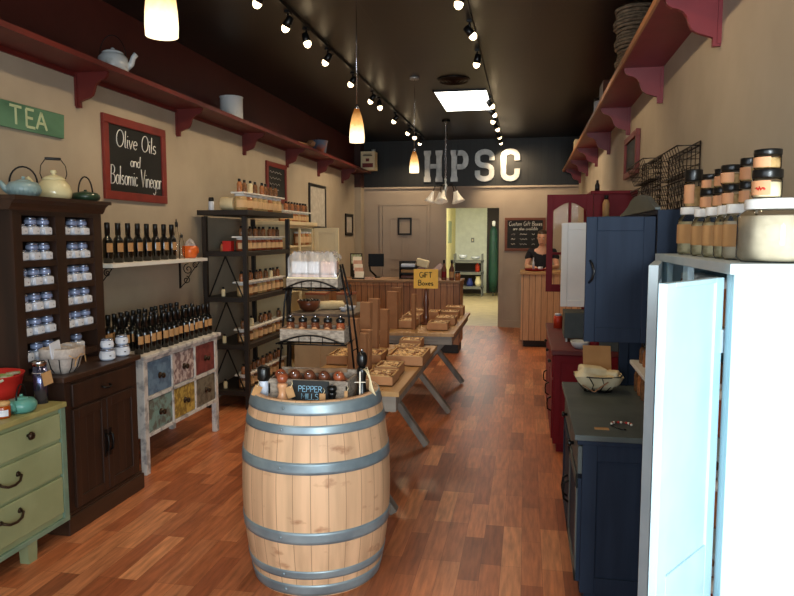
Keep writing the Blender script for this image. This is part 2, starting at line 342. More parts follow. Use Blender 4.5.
ORD = ['first', 'second', 'third', 'fourth', 'fifth', 'sixth', 'seventh', 'eighth', 'ninth', 'tenth', 'eleventh', 'twelfth', 'thirteenth', 'fourteenth', 'fifteenth', 'sixteenth']
class Spread:
    """first use moves the prototype itself, later uses copy it"""
    def __init__(s, proto): s.p = proto; s.used = False
    def __call__(s, loc, label, group, rz=None, scale=None):
        if not s.used:
            s.used = True; o = s.p; o.location = loc
            if rz is not None: o.rotation_euler.z = rz
            if scale: o.scale = scale
            o['label'] = label; o['group'] = group
            return o
        return dup(s.p, loc, label, group, s.p.rotation_euler.z if rz is None else rz, scale or (1, 1, 1))

# single stroke lettering: glyph = width, list of polylines on a 0..1 cap height
def arc(cx, cy, rx, ry, a0, a1, n=9): return [(cx+rx*math.cos(R(a0+(a1-a0)*i/(n-1))), cy+ry*math.sin(R(a0+(a1-a0)*i/(n-1)))) for i in range(n)]
G = {
 'A': (.7, [[(0, 0), (.35, 1), (.7, 0)], [(.13, .35), (.57, .35)]]), 'B': (.6, [[(0, 0), (0, 1)]+arc(.2, .76, .3, .24, 90, -90)+[(0, .52)], [(0, .52)]+arc(.25, .26, .33, .26, 90, -90)+[(0, 0)]]),
 'C': (.65, [arc(.38, .5, .36, .5, 50, 310, 13)]), 'E': (.55, [[(.5, 1), (0, 1), (0, 0), (.55, 0)], [(0, .52), (.42, .52)]]), 'F': (.5, [[(.5, 1), (0, 1), (0, 0)], [(0, .52), (.4, .52)]]),
 'G': (.68, [arc(.38, .5, .36, .5, 50, 340, 13)+[(.72, .45), (.45, .45)]]), 'H': (.6, [[(0, 0), (0, 1)], [(.6, 0), (.6, 1)], [(0, .5), (.6, .5)]]), 'I': (.1, [[(.05, 0), (.05, 1)]]),
 'L': (.5, [[(0, 1), (0, 0), (.5, 0)]]), 'M': (.75, [[(0, 0), (0, 1), (.37, .35), (.75, 1), (.75, 0)]]), 'O': (.75, [arc(.37, .5, .36, .5, 90, 450, 17)]), 'P': (.58, [[(0, 0), (0, 1)]+arc(.25, .74, .32, .26, 90, -90)+[(0, .48)]]),
 'R': (.6, [[(0, 0), (0, 1)]+arc(.22, .76, .32, .24, 90, -90)+[(0, .52)], [(.22, .52), (.6, 0)]]), 'S': (.58, [arc(.29, .76, .26, .24, 40, 250)+arc(.29, .26, .28, .26, 80, -140)]), 'T': (.66, [[(0, 1), (.66, 1)], [(.33, 1), (.33, 0)]]),
 'V': (.65, [[(0, 1), (.32, 0), (.65, 1)]]), 'a': (.45, [arc(.22, .25, .21, .25, 60, 400, 13), [(.42, .5), (.42, .08), (.52, 0)]]), 'b': (.42, [[(0, 1), (0, 0)], arc(.2, .25, .21, .25, 150, -190, 12)]),
 'c': (.4, [arc(.22, .25, .2, .25, 50, 320, 11)]), 'd': (.46, [arc(.22, .25, .21, .25, 50, 390, 13), [(.43, 1), (.43, 0)]]), 'e': (.42, [[(.03, .26), (.4, .3)]+arc(.21, .26, .2, .25, 20, 320, 11)]),
 'f': (.32, [arc(.26, .84, .14, .16, 60, 180, 6)+[(.12, 0)], [(0, .5), (.28, .5)]]), 'g': (.45, [arc(.22, .25, .21, .25, 60, 400, 13), [(.43, .5), (.43, -.2)]+arc(.22, -.2, .21, .18, 0, -150, 7)]),
 'h': (.42, [[(0, 1), (0, 0)], arc(.2, .28, .2, .22, 170, 0, 7)+[(.4, 0)]]), 'i': (.12, [[(.05, .5), (.05, .05), (.14, 0)], [(.05, .68), (.05, .72)]]), 'l': (.14, [[(.05, 1), (.05, .06), (.14, 0)]]),
 'm': (.68, [[(0, .5), (0, 0)], arc(.16, .3, .16, .2, 170, 0, 6)+[(.32, 0)], arc(.49, .3, .16, .2, 170, 0, 6)+[(.65, 0)]]), 'n': (.42, [[(0, .5), (0, 0)], arc(.2, .28, .2, .22, 170, 0, 7)+[(.4, 0)]]),
 'o': (.44, [arc(.22, .25, .21, .25, 90, 450, 13)]), 'p': (.44, [[(0, .5), (0, -.4)], arc(.2, .25, .21, .25, 150, -190, 12)]), 'r': (.3, [[(0, .5), (0, 0)], arc(.17, .3, .17, .2, 170, 50, 5)]),
 's': (.36, [arc(.18, .37, .15, .13, 40, 250, 7)+arc(.17, .13, .16, .13, 80, -140, 7)]), 't': (.3, [[(.12, .85), (.12, .08), (.24, 0)], [(0, .52), (.28, .52)]]), 'u': (.42, [[(0, .5), (0, .2)]+arc(.2, .2, .2, .2, 180, 360, 7), [(.4, .5), (.4, 0)]]),
 'v': (.38, [[(0, .5), (.18, 0), (.38, .5)]]), 'w': (.58, [[(0, .5), (.14, 0), (.29, .4), (.43, 0), (.58, .5)]]), 'x': (.4, [[(0, .5), (.38, 0)], [(.38, .5), (0, 0)]]), 'y': (.4, [[(0, .5), (.2, .05)], [(.4, .5), (.1, -.4)]]), ' ': (.3, [])}
def stroke(mb, text, fn, h, r, gap=.16, center=False, slant=0.0, n=4, maxw=None):
    W = sum(G[c][0]+gap for c in text)-gap
    kx = h if maxw is None else min(h, maxw/W)
    x = -W*kx/2 if center else 0
    for c in text:
        gw, pl = G[c]
        for q in pl: mb.tube([fn(x+(u+slant*v)*kx, v*h) for u, v in q], r, n)
        x += (gw+gap)*kx
    return mb

# ------------------------------------------------------------------ the room
WL, WR, YB, CZ = -3.0, 0.85, 12.03, 3.27  # room and furniture positions worked out beforehand from image pixels
struct('floor', MB().box(WL-.1, WR+.1, -1.2, YB+.1, -.06, 0), 'floor_boards')
struct('floor_back_room', MB().box(-2.1, .4, YB+.1, 19.3, -.06, 0), 'room_floor')
struct('ceiling', MB().box(WL-.1, WR+.1, -1.2, YB+.2, CZ, CZ+.08), 'ceiling_tiles')
struct('wall_left', MB().box(WL-.1, WL, -1.2, YB+.1, 0, 2.69), 'wall_beige')
struct('wall_left_upper', MB().box(WL-.1, WL, -1.2, YB+.1, 2.69, CZ), 'wall_oxblood')
struct('wall_right', MB().box(WR, WR+.1, -1.2, YB+.1, 0, 2.69), 'wall_beige')
struct('wall_right_upper', MB().box(WR, WR+.1, -1.2, YB+.1, 2.69, CZ), 'wall_oxblood_shaded')
b = MB(); b.box(WL, -1.42, YB, YB+.1, 0, 2.45).box(-.475, WR, YB, YB+.1, 0, 2.45).box(-1.42, -.475, YB, YB+.1, 2.09, 2.45)
struct('wall_back', b, 'wall_taupe')
struct('wall_back_upper', MB().box(WL, WR, YB-.02, YB+.1, 2.45, CZ), 'back_boards')
struct('trim_1', MB().box(WL, WR, YB-.035, YB-.02, 2.435, 2.465), 'wall_taupe')
b = MB(); b.box(-1.55, -1.41, YB-.03, YB, 0, 2.18).box(-.48, -.40, YB-.03, YB, 0, 2.18).box(-1.41, -.48, YB-.03, YB, 2.09, 2.18)
b.box(-1.42, -1.41, YB, YB+.1, 0, 2.09).box(-.48, -.475, YB, YB+.1, 0, 2.09)
struct('trim_2', b, 'wall_taupe')
struct('baseboard_back', MB().box(-.40, WR, YB-.02, YB, 0, .12), 'wall_taupe')
struct('baseboard_left', MB().box(WL, WL+.015, -1.2, YB, 0, .11), 'wall_taupe')
struct('baseboard_right', MB().box(WR-.015, WR, -1.2, YB, 0, .11), 'wall_taupe')
struct('added_corner_lower', MB().box(WL, -2.885, 11.74, YB-.036, 0, 2.45), 'wall_beige'); struct('added_corner_upper', MB().box(WL, -2.885, 11.74, YB-.036, 2.45, CZ), 'wall_oxblood_shaded')  # invented boxes that bring the left back corner to its place in the image
# panelled door in the back wall
b = MB(); b.box(-2.546, -1.749, YB-.025, YB, .005, 2.13)
door = struct('door_1', b, 'wall_taupe')
for (x0, x1, z0, z1) in [(-2.42, -2.19, 1.18, 1.92), (-2.10, -1.87, 1.18, 1.92), (-2.42, -2.19, .25, 1.02), (-2.10, -1.87, .25, 1.02)]:
    q = MB(); q.box(x0, x1, YB-.034, YB-.024, z0, z0+.018).box(x0, x1, YB-.034, YB-.024, z1-.018, z1).box(x0, x0+.018, YB-.034, YB-.024, z0+.018, z1-.018).box(x1-.018, x1, YB-.034, YB-.024, z0+.018, z1-.018)
    q.build('panel_moulding', 'wall_taupe', door)
b = MB(); b.box(-2.60, -2.556, YB-.03, YB, 0, 2.14).box(-1.739, -1.695, YB-.03, YB, 0, 2.14).box(-2.6, -1.695, YB-.03, YB, 2.14, 2.19)
struct('trim_3', b, 'wall_taupe')
# front wall with the shop window and the glass door, behind the camera
b = MB(); b.box(WL, -2.75, -1.2, -1.1, 0, CZ).box(.05, .2, -1.2, -1.1, 0, CZ).box(-2.75, .05, -1.2, -1.1, 0, .5).box(-2.75, .05, -1.2, -1.1, 2.6, CZ).box(.2, WR, -1.2, -1.1, 2.4, CZ)
struct('wall_front', b, 'wall_taupe')
b = MB()
for x in (-2.75, -1.37, .01): b.box(x, x+.04, -1.18, -1.12, .5, 2.6)
b.box(-2.75, .05, -1.18, -1.12, .5, .54).box(-2.75, .05, -1.18, -1.12, 2.56, 2.6)
wn_ = struct('window_1', b, 'window_frame_dark'); MB().box(-2.71, .01, -1.153, -1.147, .54, 2.56).build('pane', 'clear_glass', wn_)
b = MB(); b.box(.2, .27, -1.18, -1.13, 0, 2.4).box(.78, .85, -1.18, -1.13, 0, 2.4).box(.27, .78, -1.18, -1.13, 0, .2).box(.27, .78, -1.18, -1.13, 2.3, 2.4)
d2 = struct('door_2', b, 'window_frame_dark'); MB().box(.27, .78, -1.158, -1.152, .2, 2.3).build('pane', 'clear_glass', d2)
# back room
struct('wall_back_room_left', MB().box(-2.1, -1.98, YB+.1, 19.2, 0, 2.8), 'room_yellow')
struct('wall_back_room_far', MB().box(-2.1, -1.10, 19.2, 19.3, 0, 2.8), 'room_green')
struct('wall_back_room_recess', MB().box(-1.10, .4, 19.22, 19.3, 0, 2.8), 'dark_brown_paint')
struct('wall_back_room_right', MB().box(.3, .4, YB+.1, 19.2, 0, 2.8), 'room_green')
struct('ceiling_back_room', MB().box(-2.1, .4, YB+.1, 19.3, 2.8, 2.86), 'room_green')

# ------------------------------------------------------------------ wall shelves with scroll brackets
def bracket(side, y, m_, parent):
    xw = WL if side < 0 else WR; s = -side
    prof = [(0, 2.46), (.035, 2.46), (.035, 2.50), (.065, 2.51)]
    prof += [(.085+.055*math.sin(R(a)), 2.575-.055*math.cos(R(a))*1.0) for a in (20, 50, 80)]
    prof += [(.15, 2.60), (.165+.035*math.sin(R(0)), 2.62), (.19, 2.635), (.215, 2.64), (.235, 2.655), (.245, 2.675), (.245, 2.69), (0, 2.69)]
    pts = [(xw+s*u, z) for u, z in prof]
    b = MB().prism(pts, 'xz', y-.012, y+.012); b.box(xw, xw+s*.018, y-.02, y+.02, 2.47, 2.69)
    b.build('bracket', m_, parent)
sh = thing('wall_shelf', 'long dark red shelf on scroll brackets high on the chalkboard wall', 'shelf', (WL, 6, 2.69))
b = MB().box(WL, -2.705, .3, 11.73, 2.69, 2.715); b.build('board', 'red_paint', sh)
MB().box(-2.705, -2.695, .3, 11.73, 2.684, 2.718).build('front_edge', 'red_paint', sh)
MB().box(WL, WL+.015, .3, 11.73, 2.66, 2.69).build('wall_cleat', 'red_paint', sh)
for y in (1.45, 2.83, 4.2, 5.54, 6.95, 8.28, 9.6, 10.9): bracket(-1, y, 'red_paint', sh)
sh = thing('wall_shelf', 'long brighter red shelf on scroll brackets above the blue and burgundy cabinets', 'shelf', (WR, 6, 2.69))
MB().box(.585, WR, .6, YB-.03, 2.69, 2.712).build('board', 'red_paint_bright', sh)
MB().box(.572, .585, .6, YB-.03, 2.682, 2.718).build('front_edge', 'shelf_edge', sh)
for y in (2.06, 3.41, 4.76, 6.19, 7.6, 8.9, 10.28, 11.6): bracket(1, y, 'red_paint_bright', sh)

# ------------------------------------------------------------------ lights on the ceiling
def spot_lamp(name, parent, loc, target, power, angle, col, blend=.7, rad=.03):
    l = bpy.data.lights.new(name, 'SPOT'); l.energy = power; l.spot_size = R(angle); l.spot_blend = blend; l.color = col; l.shadow_soft_size = rad
    o = bpy.data.objects.new(name, l); COL.objects.link(o); o.parent = parent; base = Vector(parent.location)
    o.location = Vector(loc)-base; o.rotation_euler = (Vector(target)-Vector(loc)).to_track_quat('-Z', 'Y').to_euler(); return o
tr = thing('lighting_track', 'black lighting track on the ceiling beside the chalkboard wall', 'lighting track', (-1.752, 7.5, CZ-.03)); MB().box(-1.772, -1.732, 2.2, 11.6, CZ-.03, CZ).build('rail', 'black_metal', tr)
tr = thing('lighting_track', 'black lighting track on the ceiling nearer the wire wall racks', 'lighting track', (-.46, 8, CZ-.03)); MB().box(-.48, -.44, 1.2, 11.95, CZ-.03, CZ).build('rail', 'black_metal', tr)
WARM = (1, .74, .46)
def track_head(x, y, tx, ty, tz, power, label, group, ang=95):
    t = thing('track_spotlight', label, 'spotlight', (x, y, CZ-.03), group)
    d = (Vector((tx, ty, tz))-Vector((x, y, CZ-.11))).normalized(); c = Vector((x, y, CZ-.11))
    b = MB().cyl((x, y, CZ-.085), .009, .057, 8); b.box(x-.018, x+.018, y-.035, y+.035, CZ-.045, CZ-.03); b.build('stem', 'black_metal', t)
    q = d.to_track_quat('Z', 'Y').to_matrix().to_4x4()
    h = MB().lathe([(.012, -.05), (.026, -.045), (.03, -.01), (.034, .03)], 12, caps=True); h.xf(Matrix.Translation(c) @ q); h.build('housing', 'black_metal', t)
    u = MB().lathe([(.001, .074), (.014, .070), (.027, .056), (.031, .032)], 12); u.xf(Matrix.Translation(c) @ q); u.build('bulb', 'bulb_glow', t)
    spot_lamp('lamp', t, c+d*.085, (tx, ty, tz), power, ang, WARM)
PL = 30
lefts = [(2.3, -1.9, 2.9, 0), (3.4, -2.9, 3.6, 1.4), (4.38, -2.9, 4.7, 1.3), (4.92, -2.9, 5.2, 1.3), (5.34, -1.0, 5.0, .8), (5.94, -2.9, 6.1, 1.5), (6.83, -2.9, 6.7, 1.5), (7.72, -2.9, 7.9, 1.7), (8.09, -1.3, 7.6, .7), (9.1, -2.9, 9.3, 1.5), (10.18, -2.9, 10.2, 1.4), (10.7, -1.8, 9.2, 1.0), (11.29, -2.4, 12, 1.5)]  # first head, out of view, is added to light the near floor
for i, (y, tx, ty, tz) in enumerate(lefts):
    track_head(-1.752, y, tx, ty, tz, PL*(1.5 if y > 9 else .85), 'black spotlight with glowing bulb, %s along the track nearer the chalkboard wall' % ORD[i], 'spotlights on the track nearer the chalkboard wall')
rights = [(1.6, -.6, 2.3, 0), (2.1, .85, 2.3, 2.2), (2.7, .85, 3.0, 2.2), (3.7, .85, 4.0, 2.1), (4.64, -1.0, 4.4, .7), (5.39, .85, 5.6, 1.6), (6.23, -.9, 6.6, .7), (8.3, .85, 8.5, 1.8), (8.88, .85, 9.2, 1.8), (9.35, -1.2, 9.2, .9), (10.04, .5, 10.2, 1.2), (10.86, .1, 12, 2.0), (11.5, -.3, 12, 2.6)]  # nearest heads, out of view, added to light the near floor and right wall
for i, (y, tx, ty, tz) in enumerate(rights):
    track_head(-.46, y, tx, ty, tz, PL*(1.6 if y > 9 else .62 if y < 4 else 1.1), 'black spotlight with glowing bulb, %s along the track above the aisle' % ORD[i], 'spotlights on the track above the aisle')
def pendant(x, y, z, label):
    t = thing('pendant_lamp', label, 'pendant lamp', (x, y, z), 'amber glass pendants')
    MB().cyl((x, y, CZ-.025), .05, .025, 20).build('canopy', 'galvanised', t)
    MB().cyl((x, y, z+.235), .0032, CZ-.02-z-.235, 6).build('cord', 'chrome', t)
    MB().lathe([(.008, z+.25), (.014, z+.235), (.016, z+.215)], 12, (x, y, 0)).build('cap', 'chrome', t)
    pr = [(.05, 0), (.0515, .03), (.05, .07), (.045, .12), (.035, .17), (.022, .21), (.016, .225)]
    s_ = MB().lathe([(r_, h) for r_, h in pr]+[(r_-.004, h) for r_, h in reversed(pr)], 24, (0, 0, 0), caps=False)
    o = s_.build('glass_shade', 'pendant_glass', t, world=False)
    MB().lathe([(.001, z+.02), (.022, z+.03), (.028, z+.06), (.012, z+.1)], 12, (x, y, 0)).build('bulb', 'bulb_glow', t)
    spot_lamp('lamp', t, (x, y, z-.01), (x, y, 0), 14, 150, WARM, .9, .04)
pendant(-1.14, 2.03, 2.226, 'amber glass pendant, nearest the camera and largest in view')
pendant(-1.15, 4.58, 2.235, 'amber glass pendant hanging over the gift box table next to the barrel')
pendant(-1.195, 7.26, 2.272, 'amber glass pendant hanging in front of the back wall letters')
t = thing('ceiling_panel_light', 'bright rectangular fluorescent panel set in the black ceiling', 'ceiling light', (-.78, 8.6, CZ))
MB().box(-1.08, -.48, 7.98, 9.22, CZ-.012, CZ-.002).build('diffuser', 'troffer_glow', t)
b = MB(); b.box(-1.1, -1.08, 7.96, 9.24, CZ-.018, CZ).box(-.48, -.46, 7.96, 9.24, CZ-.018, CZ).box(-1.1, -.46, 7.96, 7.98, CZ-.018, CZ).box(-1.1, -.46, 9.22, 9.24, CZ-.018, CZ); b.build('frame', 'black_metal', t)
t = thing('ceiling_vent', 'round black air vent in the ceiling before the bright panel', 'air vent', (-.80, 7.43, CZ))
b = MB()
for r_ in (.17, .13, .09, .05): b.lathe([(r_, CZ-.012), (r_-.012, CZ-.03), (r_-.022, CZ-.012)], 28, (-.80, 7.43, 0), caps=False)
b.build('louvre_ring', 'black_metal', t); MB().cyl((-.80, 7.43, CZ-.012), .175, .012, 28).build('disc', 'black_metal', t)
# chandelier
cx, cy = -1.18, 9.98
t = thing('chandelier', 'unlit wrought chandelier with pale glass bell shades on a long chain', 'chandelier', (cx, cy, 2.3))
MB().cyl((cx, cy, CZ-.03), .06, .03, 16).build('canopy', 'iron', t)
b = MB(); z = 2.44
i = 0
while z < CZ-.04:
    a = (i % 2)*PI/2; b.tube([(cx+.011*math.cos(th)*math.cos(a), cy+.011*math.cos(th)*math.sin(a), z+.02+.02*math.sin(th)) for th in [k*PI/4 for k in range(8)]], .0032, 5, True); z += .033; i += 1
b.build('chain', 'chrome', t)
b = MB().lathe([(.006, 2.44), (.02, 2.42), (.012, 2.38), (.035, 2.32), (.04, 2.29), (.02, 2.25), (.012, 2.22), (.018, 2.2), (.002, 2.18)], 14, (cx, cy, 0)); b.build('hub', 'galvanised', t)
for k in range(5):
    a = R(195+72*k); dx, dy = math.cos(a), math.sin(a)
    pts = [(cx+dx*u, cy+dy*u, zz) for u, zz in [(.02, 2.3), (.07, 2.35), (.12, 2.35), (.16, 2.31), (.18, 2.25)]]
    ar = MB().tube(pts, .006, 6).build('arm', 'iron', t)
    q = Matrix.Translation((cx+dx*.18, cy+dy*.18, 2.25)) @ Matrix.Rotation(.35, 4, Vector((-dy, dx, 0)).cross(Vector((0, 0, 1))).cross(Vector((0, 0, 1))))
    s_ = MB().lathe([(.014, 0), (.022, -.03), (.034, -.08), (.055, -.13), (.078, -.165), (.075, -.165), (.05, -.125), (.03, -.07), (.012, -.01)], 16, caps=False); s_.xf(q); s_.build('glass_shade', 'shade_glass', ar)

# ------------------------------------------------------------------ letters on the dark boards
def letter(ch, x0, x1, label):
    z0, z1 = 2.545, 3.085; W_ = x1-x0; H_ = z1-z0; y0, y1 = YB-.065, YB-.022
    t = thing('metal_letter', label, 'letter', (x0, YB-.02, z0), 'galvanised shop letters')
    P = lambda l: [(x0+u*W_, z0+v*H_) for u, v in l]
    b = MB()
    def stem(u0, u1, top=True, bot=True):
        w_ = u1-u0; f = .045
        b.prism(P([(u0-f, 0), (u1+f, 0), (u1+f, .10), (u1, .2), (u1, .8), (u1+f, .90), (u1+f, 1), (u0-f, 1), (u0-f, .90), (u0, .8), (u0, .2), (u0-f, .10)]), 'xz', y0, y1)
    def band(pts, wd):
        pts = [Vector((x0+u*W_, z0+v*H_)) for u, v in pts]; o1, o2 = [], []
        for i, p in enumerate(pts):
            d = (pts[min(i+1, len(pts)-1)]-pts[max(i-1, 0)]).normalized(); n_ = Vector((-d.y, d.x))*wd/2; o1.append(p+n_); o2.append(p-n_)
        for i in range(len(pts)-1): b.prism([tuple(o1[i]), tuple(o1[i+1]), tuple(o2[i+1]), tuple(o2[i])], 'xz', y0, y1)
    if ch == 'H': stem(.05, .33); stem(.67, .95); b.prism(P([(.3, .43), (.7, .43), (.7, .57), (.3, .57)]), 'xz', y0, y1)
    if ch == 'P':
        stem(.05, .35); band([(.3, .91), (.62, .91)]+arc(.62, .69, .22, .22, 90, -90, 9)+[(.62, .47), (.3, .47)], .088)
    if ch == 'S': band([(.86, .66), (.86, .78)]+arc(.5, .78, .36, .15, 0, 180, 9)+arc(.5, .66, .36, .16, 180, 250, 5)+arc(.5, .34, .36, .16, 70, 0, 5)+arc(.5, .22, .36, .15, 0, -180, 9)+[(.14, .34)], .088)
    if ch == 'C': band([(.86, .64), (.86, .76)]+arc(.5, .76, .36, .17, 0, 180, 9)+arc(.5, .24, .36, .17, 180, 360, 9)+[(.86, .38)], .092)
    o = b.build('letter_face', 'galvanised', t)
letter('H', -1.80, -1.47, 'galvanised metal letter H, first of the row on the dark boards')
letter('P', -1.33, -1.01, 'galvanised metal letter P on the dark boards')
letter('S', -.91, -.57, 'galvanised metal letter S on the dark boards')
letter('C', -.465, -.14, 'galvanised metal letter C, last of the row on the dark boards')

# ------------------------------------------------------------------ frames and boards on the walls
def wall_frame(name, label, cat, wall, a0, a1, z0, z1, fw, fmat, pmat, th=.025):
    """wall: 'L','R','B'"""
    if wall == 'L': base = (WL, (a0+a1)/2, z0); bx = lambda p, q, d0, d1, r, s: (WL+d0, WL+d1, p, q, r, s)
    elif wall == 'R': base = (WR, (a0+a1)/2, z0); bx = lambda p, q, d0, d1, r, s: (WR-d1, WR-d0, p, q, r, s)
    else: base = ((a0+a1)/2, YB, z0); bx = lambda p, q, d0, d1, r, s: (p, q, YB-d1, YB-d0, r, s)
    t = thing(name, label, cat, base)
    b = MB(); b.box(*bx(a0, a1, .002, th, z0, z0+fw)).box(*bx(a0, a1, .002, th, z1-fw, z1)).box(*bx(a0, a0+fw, .002, th, z0+fw, z1-fw)).box(*bx(a1-fw, a1, .002, th, z0+fw, z1-fw)); b.build('frame', fmat, t, bevel=.003)
    MB().box(*bx(a0+fw, a1-fw, .002, th*.45, z0+fw, z1-fw)).build('panel', pmat, t)
    return t
t = wall_frame('chalkboard', 'red framed chalkboard reading Olive Oils and Balsamic Vinegar in chalk', 'chalkboard', 'L', 4.455, 5.31, 1.868, 2.477, .062, 'board_frame_red', 'chalkboard')
b = MB(); fx = WL+.013
for txt, y, z, h, mw in (('Olive Oils', 4.89, 2.262, .125, .56), ('and', 4.86, 2.13, .085, .2), ('Balsamic Vinegar', 4.885, 1.985, .135, .70)):
    stroke(b, txt, lambda u, v, y=y, z=z: (fx, y+u, z+v), h, .0042, gap=.10, center=True, slant=.12, maxw=mw)
    if mw == .70: pass
b.build('chalk_writing', 'chalk', t)
# tea sign
t = thing('tea_sign', 'green painted plank sign with white letters TEA', 'sign', (WL, 3.8, 2.24))
MB().prism([(3.40, 2.232), (4.03, 2.232), (4.04, 2.385), (3.40, 2.385)], 'yz', WL+.002, WL+.022).build('plank', 'sign_green', t, bevel=.003)
b = MB()
for ch, y0, y1 in (('T', 3.555, 3.65), ('E', 3.69, 3.76), ('A', 3.775, 3.865)):
    W_ = G[ch][0]
    for q in G[ch][1]:
        for i in range(len(q)-1):
            P = lambda p: (WL+.0235, y0+p[0]/W_*(y1-y0), 2.258+p[1]*.105)
            b.bar(P(q[i]), P(q[i+1]), .015, .003, (1, 0, 0))
b.build('lettering', 'sign_letter', t)
t = wall_frame('chalkboard', 'small red framed chalkboard hanging above the spice shelves', 'chalkboard', 'L', 7.57, 8.24, 2.0, 2.475, .055, 'board_frame_red', 'chalkboard')
b = MB(); stroke(b, 'Sea Salts', lambda u, v: (WL+.013, 7.9+u, 2.32+v), .07, .003, center=True, maxw=.42) if 0 else None
for k in range(4):
    pts = [(WL+.013, 7.68+i*.03, 2.36-k*.07+.012*math.sin(i*1.9+k)) for i in range(14-k)]; b.tube(pts, .002, 4)
b.build('chalk_writing', 'chalk', t)
wall_frame('framed_poster', 'tall black framed poster on the wall past the cream cupboard', 'poster', 'L', 9.15, 9.95, 1.70, 2.34, .04, 'black_plastic', 'poster')
wall_frame('picture_frame', 'small dark framed picture near the far corner above the brochures', 'picture', 'L', 11.08, 11.56, 1.61, 1.975, .05, 'iron', 'poster')
wall_frame('picture_frame', 'small black framed picture hung on the panelled back door', 'picture', 'B', -2.27, -2.018, 1.618, 1.925, .03, 'black_plastic', 'cream_paint', .05)
t = wall_frame('chalkboard', 'wood framed chalkboard with a handwritten list on the back wall', 'chalkboard', 'B', -.381, .31, 1.342, 1.915, .045, 'board_frame_brown', 'chalkboard')
b = MB(); yy = YB-.0135
for txt, x, z, h, mw in (('Custom Gift Boxes', -.03, 1.775, .075, .56), ('are also available', -.03, 1.70, .055, .42)):
    stroke(b, txt, lambda u, v, x=x, z=z: (x+u, yy, z+v), h, .0035, center=True, slant=.15, maxw=mw)
for k in range(3):
    for (x0, n_) in ((-.27, 5), (-.12, 8), (.08, 4)):
        b.tube([(x0+i*.017, yy, 1.63-k*.085+.014*math.sin(i*2.3+k*1.7+x0*9)) for i in range(n_)], .0035, 4)
b.build('chalk_writing', 'chalk', t)
t = wall_frame('chalkboard', 'small red framed chalkboard on the wall under the brighter red shelf', 'chalkboard', 'R', 5.6, 6.28, 2.085, 2.43, .05, 'board_frame_red', 'chalkboard', .035)
# green lettered picture in the back room and a switch
t = thing('wall_picture', 'narrow green picture on the yellow back room wall', 'picture', (-1.98, 17.7, 1.45)); MB().box(-1.98, -1.965, 17.35, 18.1, 1.42, 1.98).build('panel', 'dresser_green', t)
t = thing('light_switch', 'small grey switch plate on the back room wall above the metal shelf', 'switch', (-1.5, 19.2, 1.45)); MB().box(-1.54, -1.45, 19.185, 19.2, 1.42, 1.55).build('plate', 'shelf_grey', t); MB().box(-1.51, -1.48, 19.178, 19.186, 1.46, 1.51).build('toggle', 'cream_paint', t)

# ------------------------------------------------------------------ back room shelf
t = thing('metal_shelf_unit', 'grey metal shelf unit standing in the back room', 'shelf', (-1.53, 18.2, 0))
for x in (-1.9, -1.17):
    for y in (18.0, 18.4): MB().box(x, x+.03, y, y+.03, 0, 1.13).build('post', 'shelf_grey', t)
MB().box(-1.9, -1.17, 18.36, 18.4, .05, .9).build('back_panel', 'dark_brown_paint', t)
for z in (.22, .60, .91): MB().box(-1.94, -1.13, 18.0, 18.45, z-.02, z+.05).build('shelf_board', 'shelf_grey', t)
def pot(name, label, cat, loc, prof, m_, n=14, lid=None):
    t = thing(name, label, cat, loc); MB().lathe(prof, n, loc).build('body', m_, t)
    if lid: MB().lathe(lid[0], n, loc).build('lid', lid[1], t)
    return t
def bowlprof(r, h): return [(r*.45, 0), (r*.75, h*.3), (r, h), (r*.95, h), (r*.68, h*.35), (.002, h*.12)]
pot('mixing_bowl', 'white bowl on top of the back room metal shelf, beside the tray', 'bowl', (-1.68, 18.2, .98), bowlprof(.12, .12), 'enamel_white')
pot('mixing_bowl', 'flatter pale bowl on top of the back room metal shelf, closer to the green canvas', 'bowl', (-1.33, 18.2, .98), bowlprof(.13, .07), 'enamel_white')
pot('drink_bottle', 'red bottle on the middle shelf of the back room unit', 'bottle', (-1.28, 18.2, .65), [(.06, 0), (.06, .17), (.03, .21), (.03, .25)], 'red_plastic')
pot('blue_jar', 'dark blue jar low in the back room metal shelf', 'jar', (-1.48, 18.15, .25), [(.08, 0), (.09, .1), (.05, .2), (.05, .23)], 'dark_blue')
pot('white_jug', 'cream jug low in the back room metal shelf', 'jug', (-1.26, 18.15, .25), [(.06, 0), (.09, .12), (.06, .24), (.07, .29)], 'enamel_cream')
t = thing('green_umbrella', 'tall folded green canvas umbrella with pale tip in the back room', 'umbrella', (-.9, 18.3, 0))
MB().lathe([(.012, .1), (.10, .12), (.13, .5), (.12, 1.2), (.10, 1.75), (.04, 1.86)], 10, (-.87, 18.3, 0)).build('canvas', 'green_canvas', t)
MB().lathe([(.03, 1.86), (.045, 1.9), (.045, 1.98), (.02, 2.0)], 8, (-.87, 18.3, 0)).build('tip', 'white_lid', t); MB().cyl((-.87, 18.3, 0), .02, .14, 8).build('pole', 'shelf_grey', t)

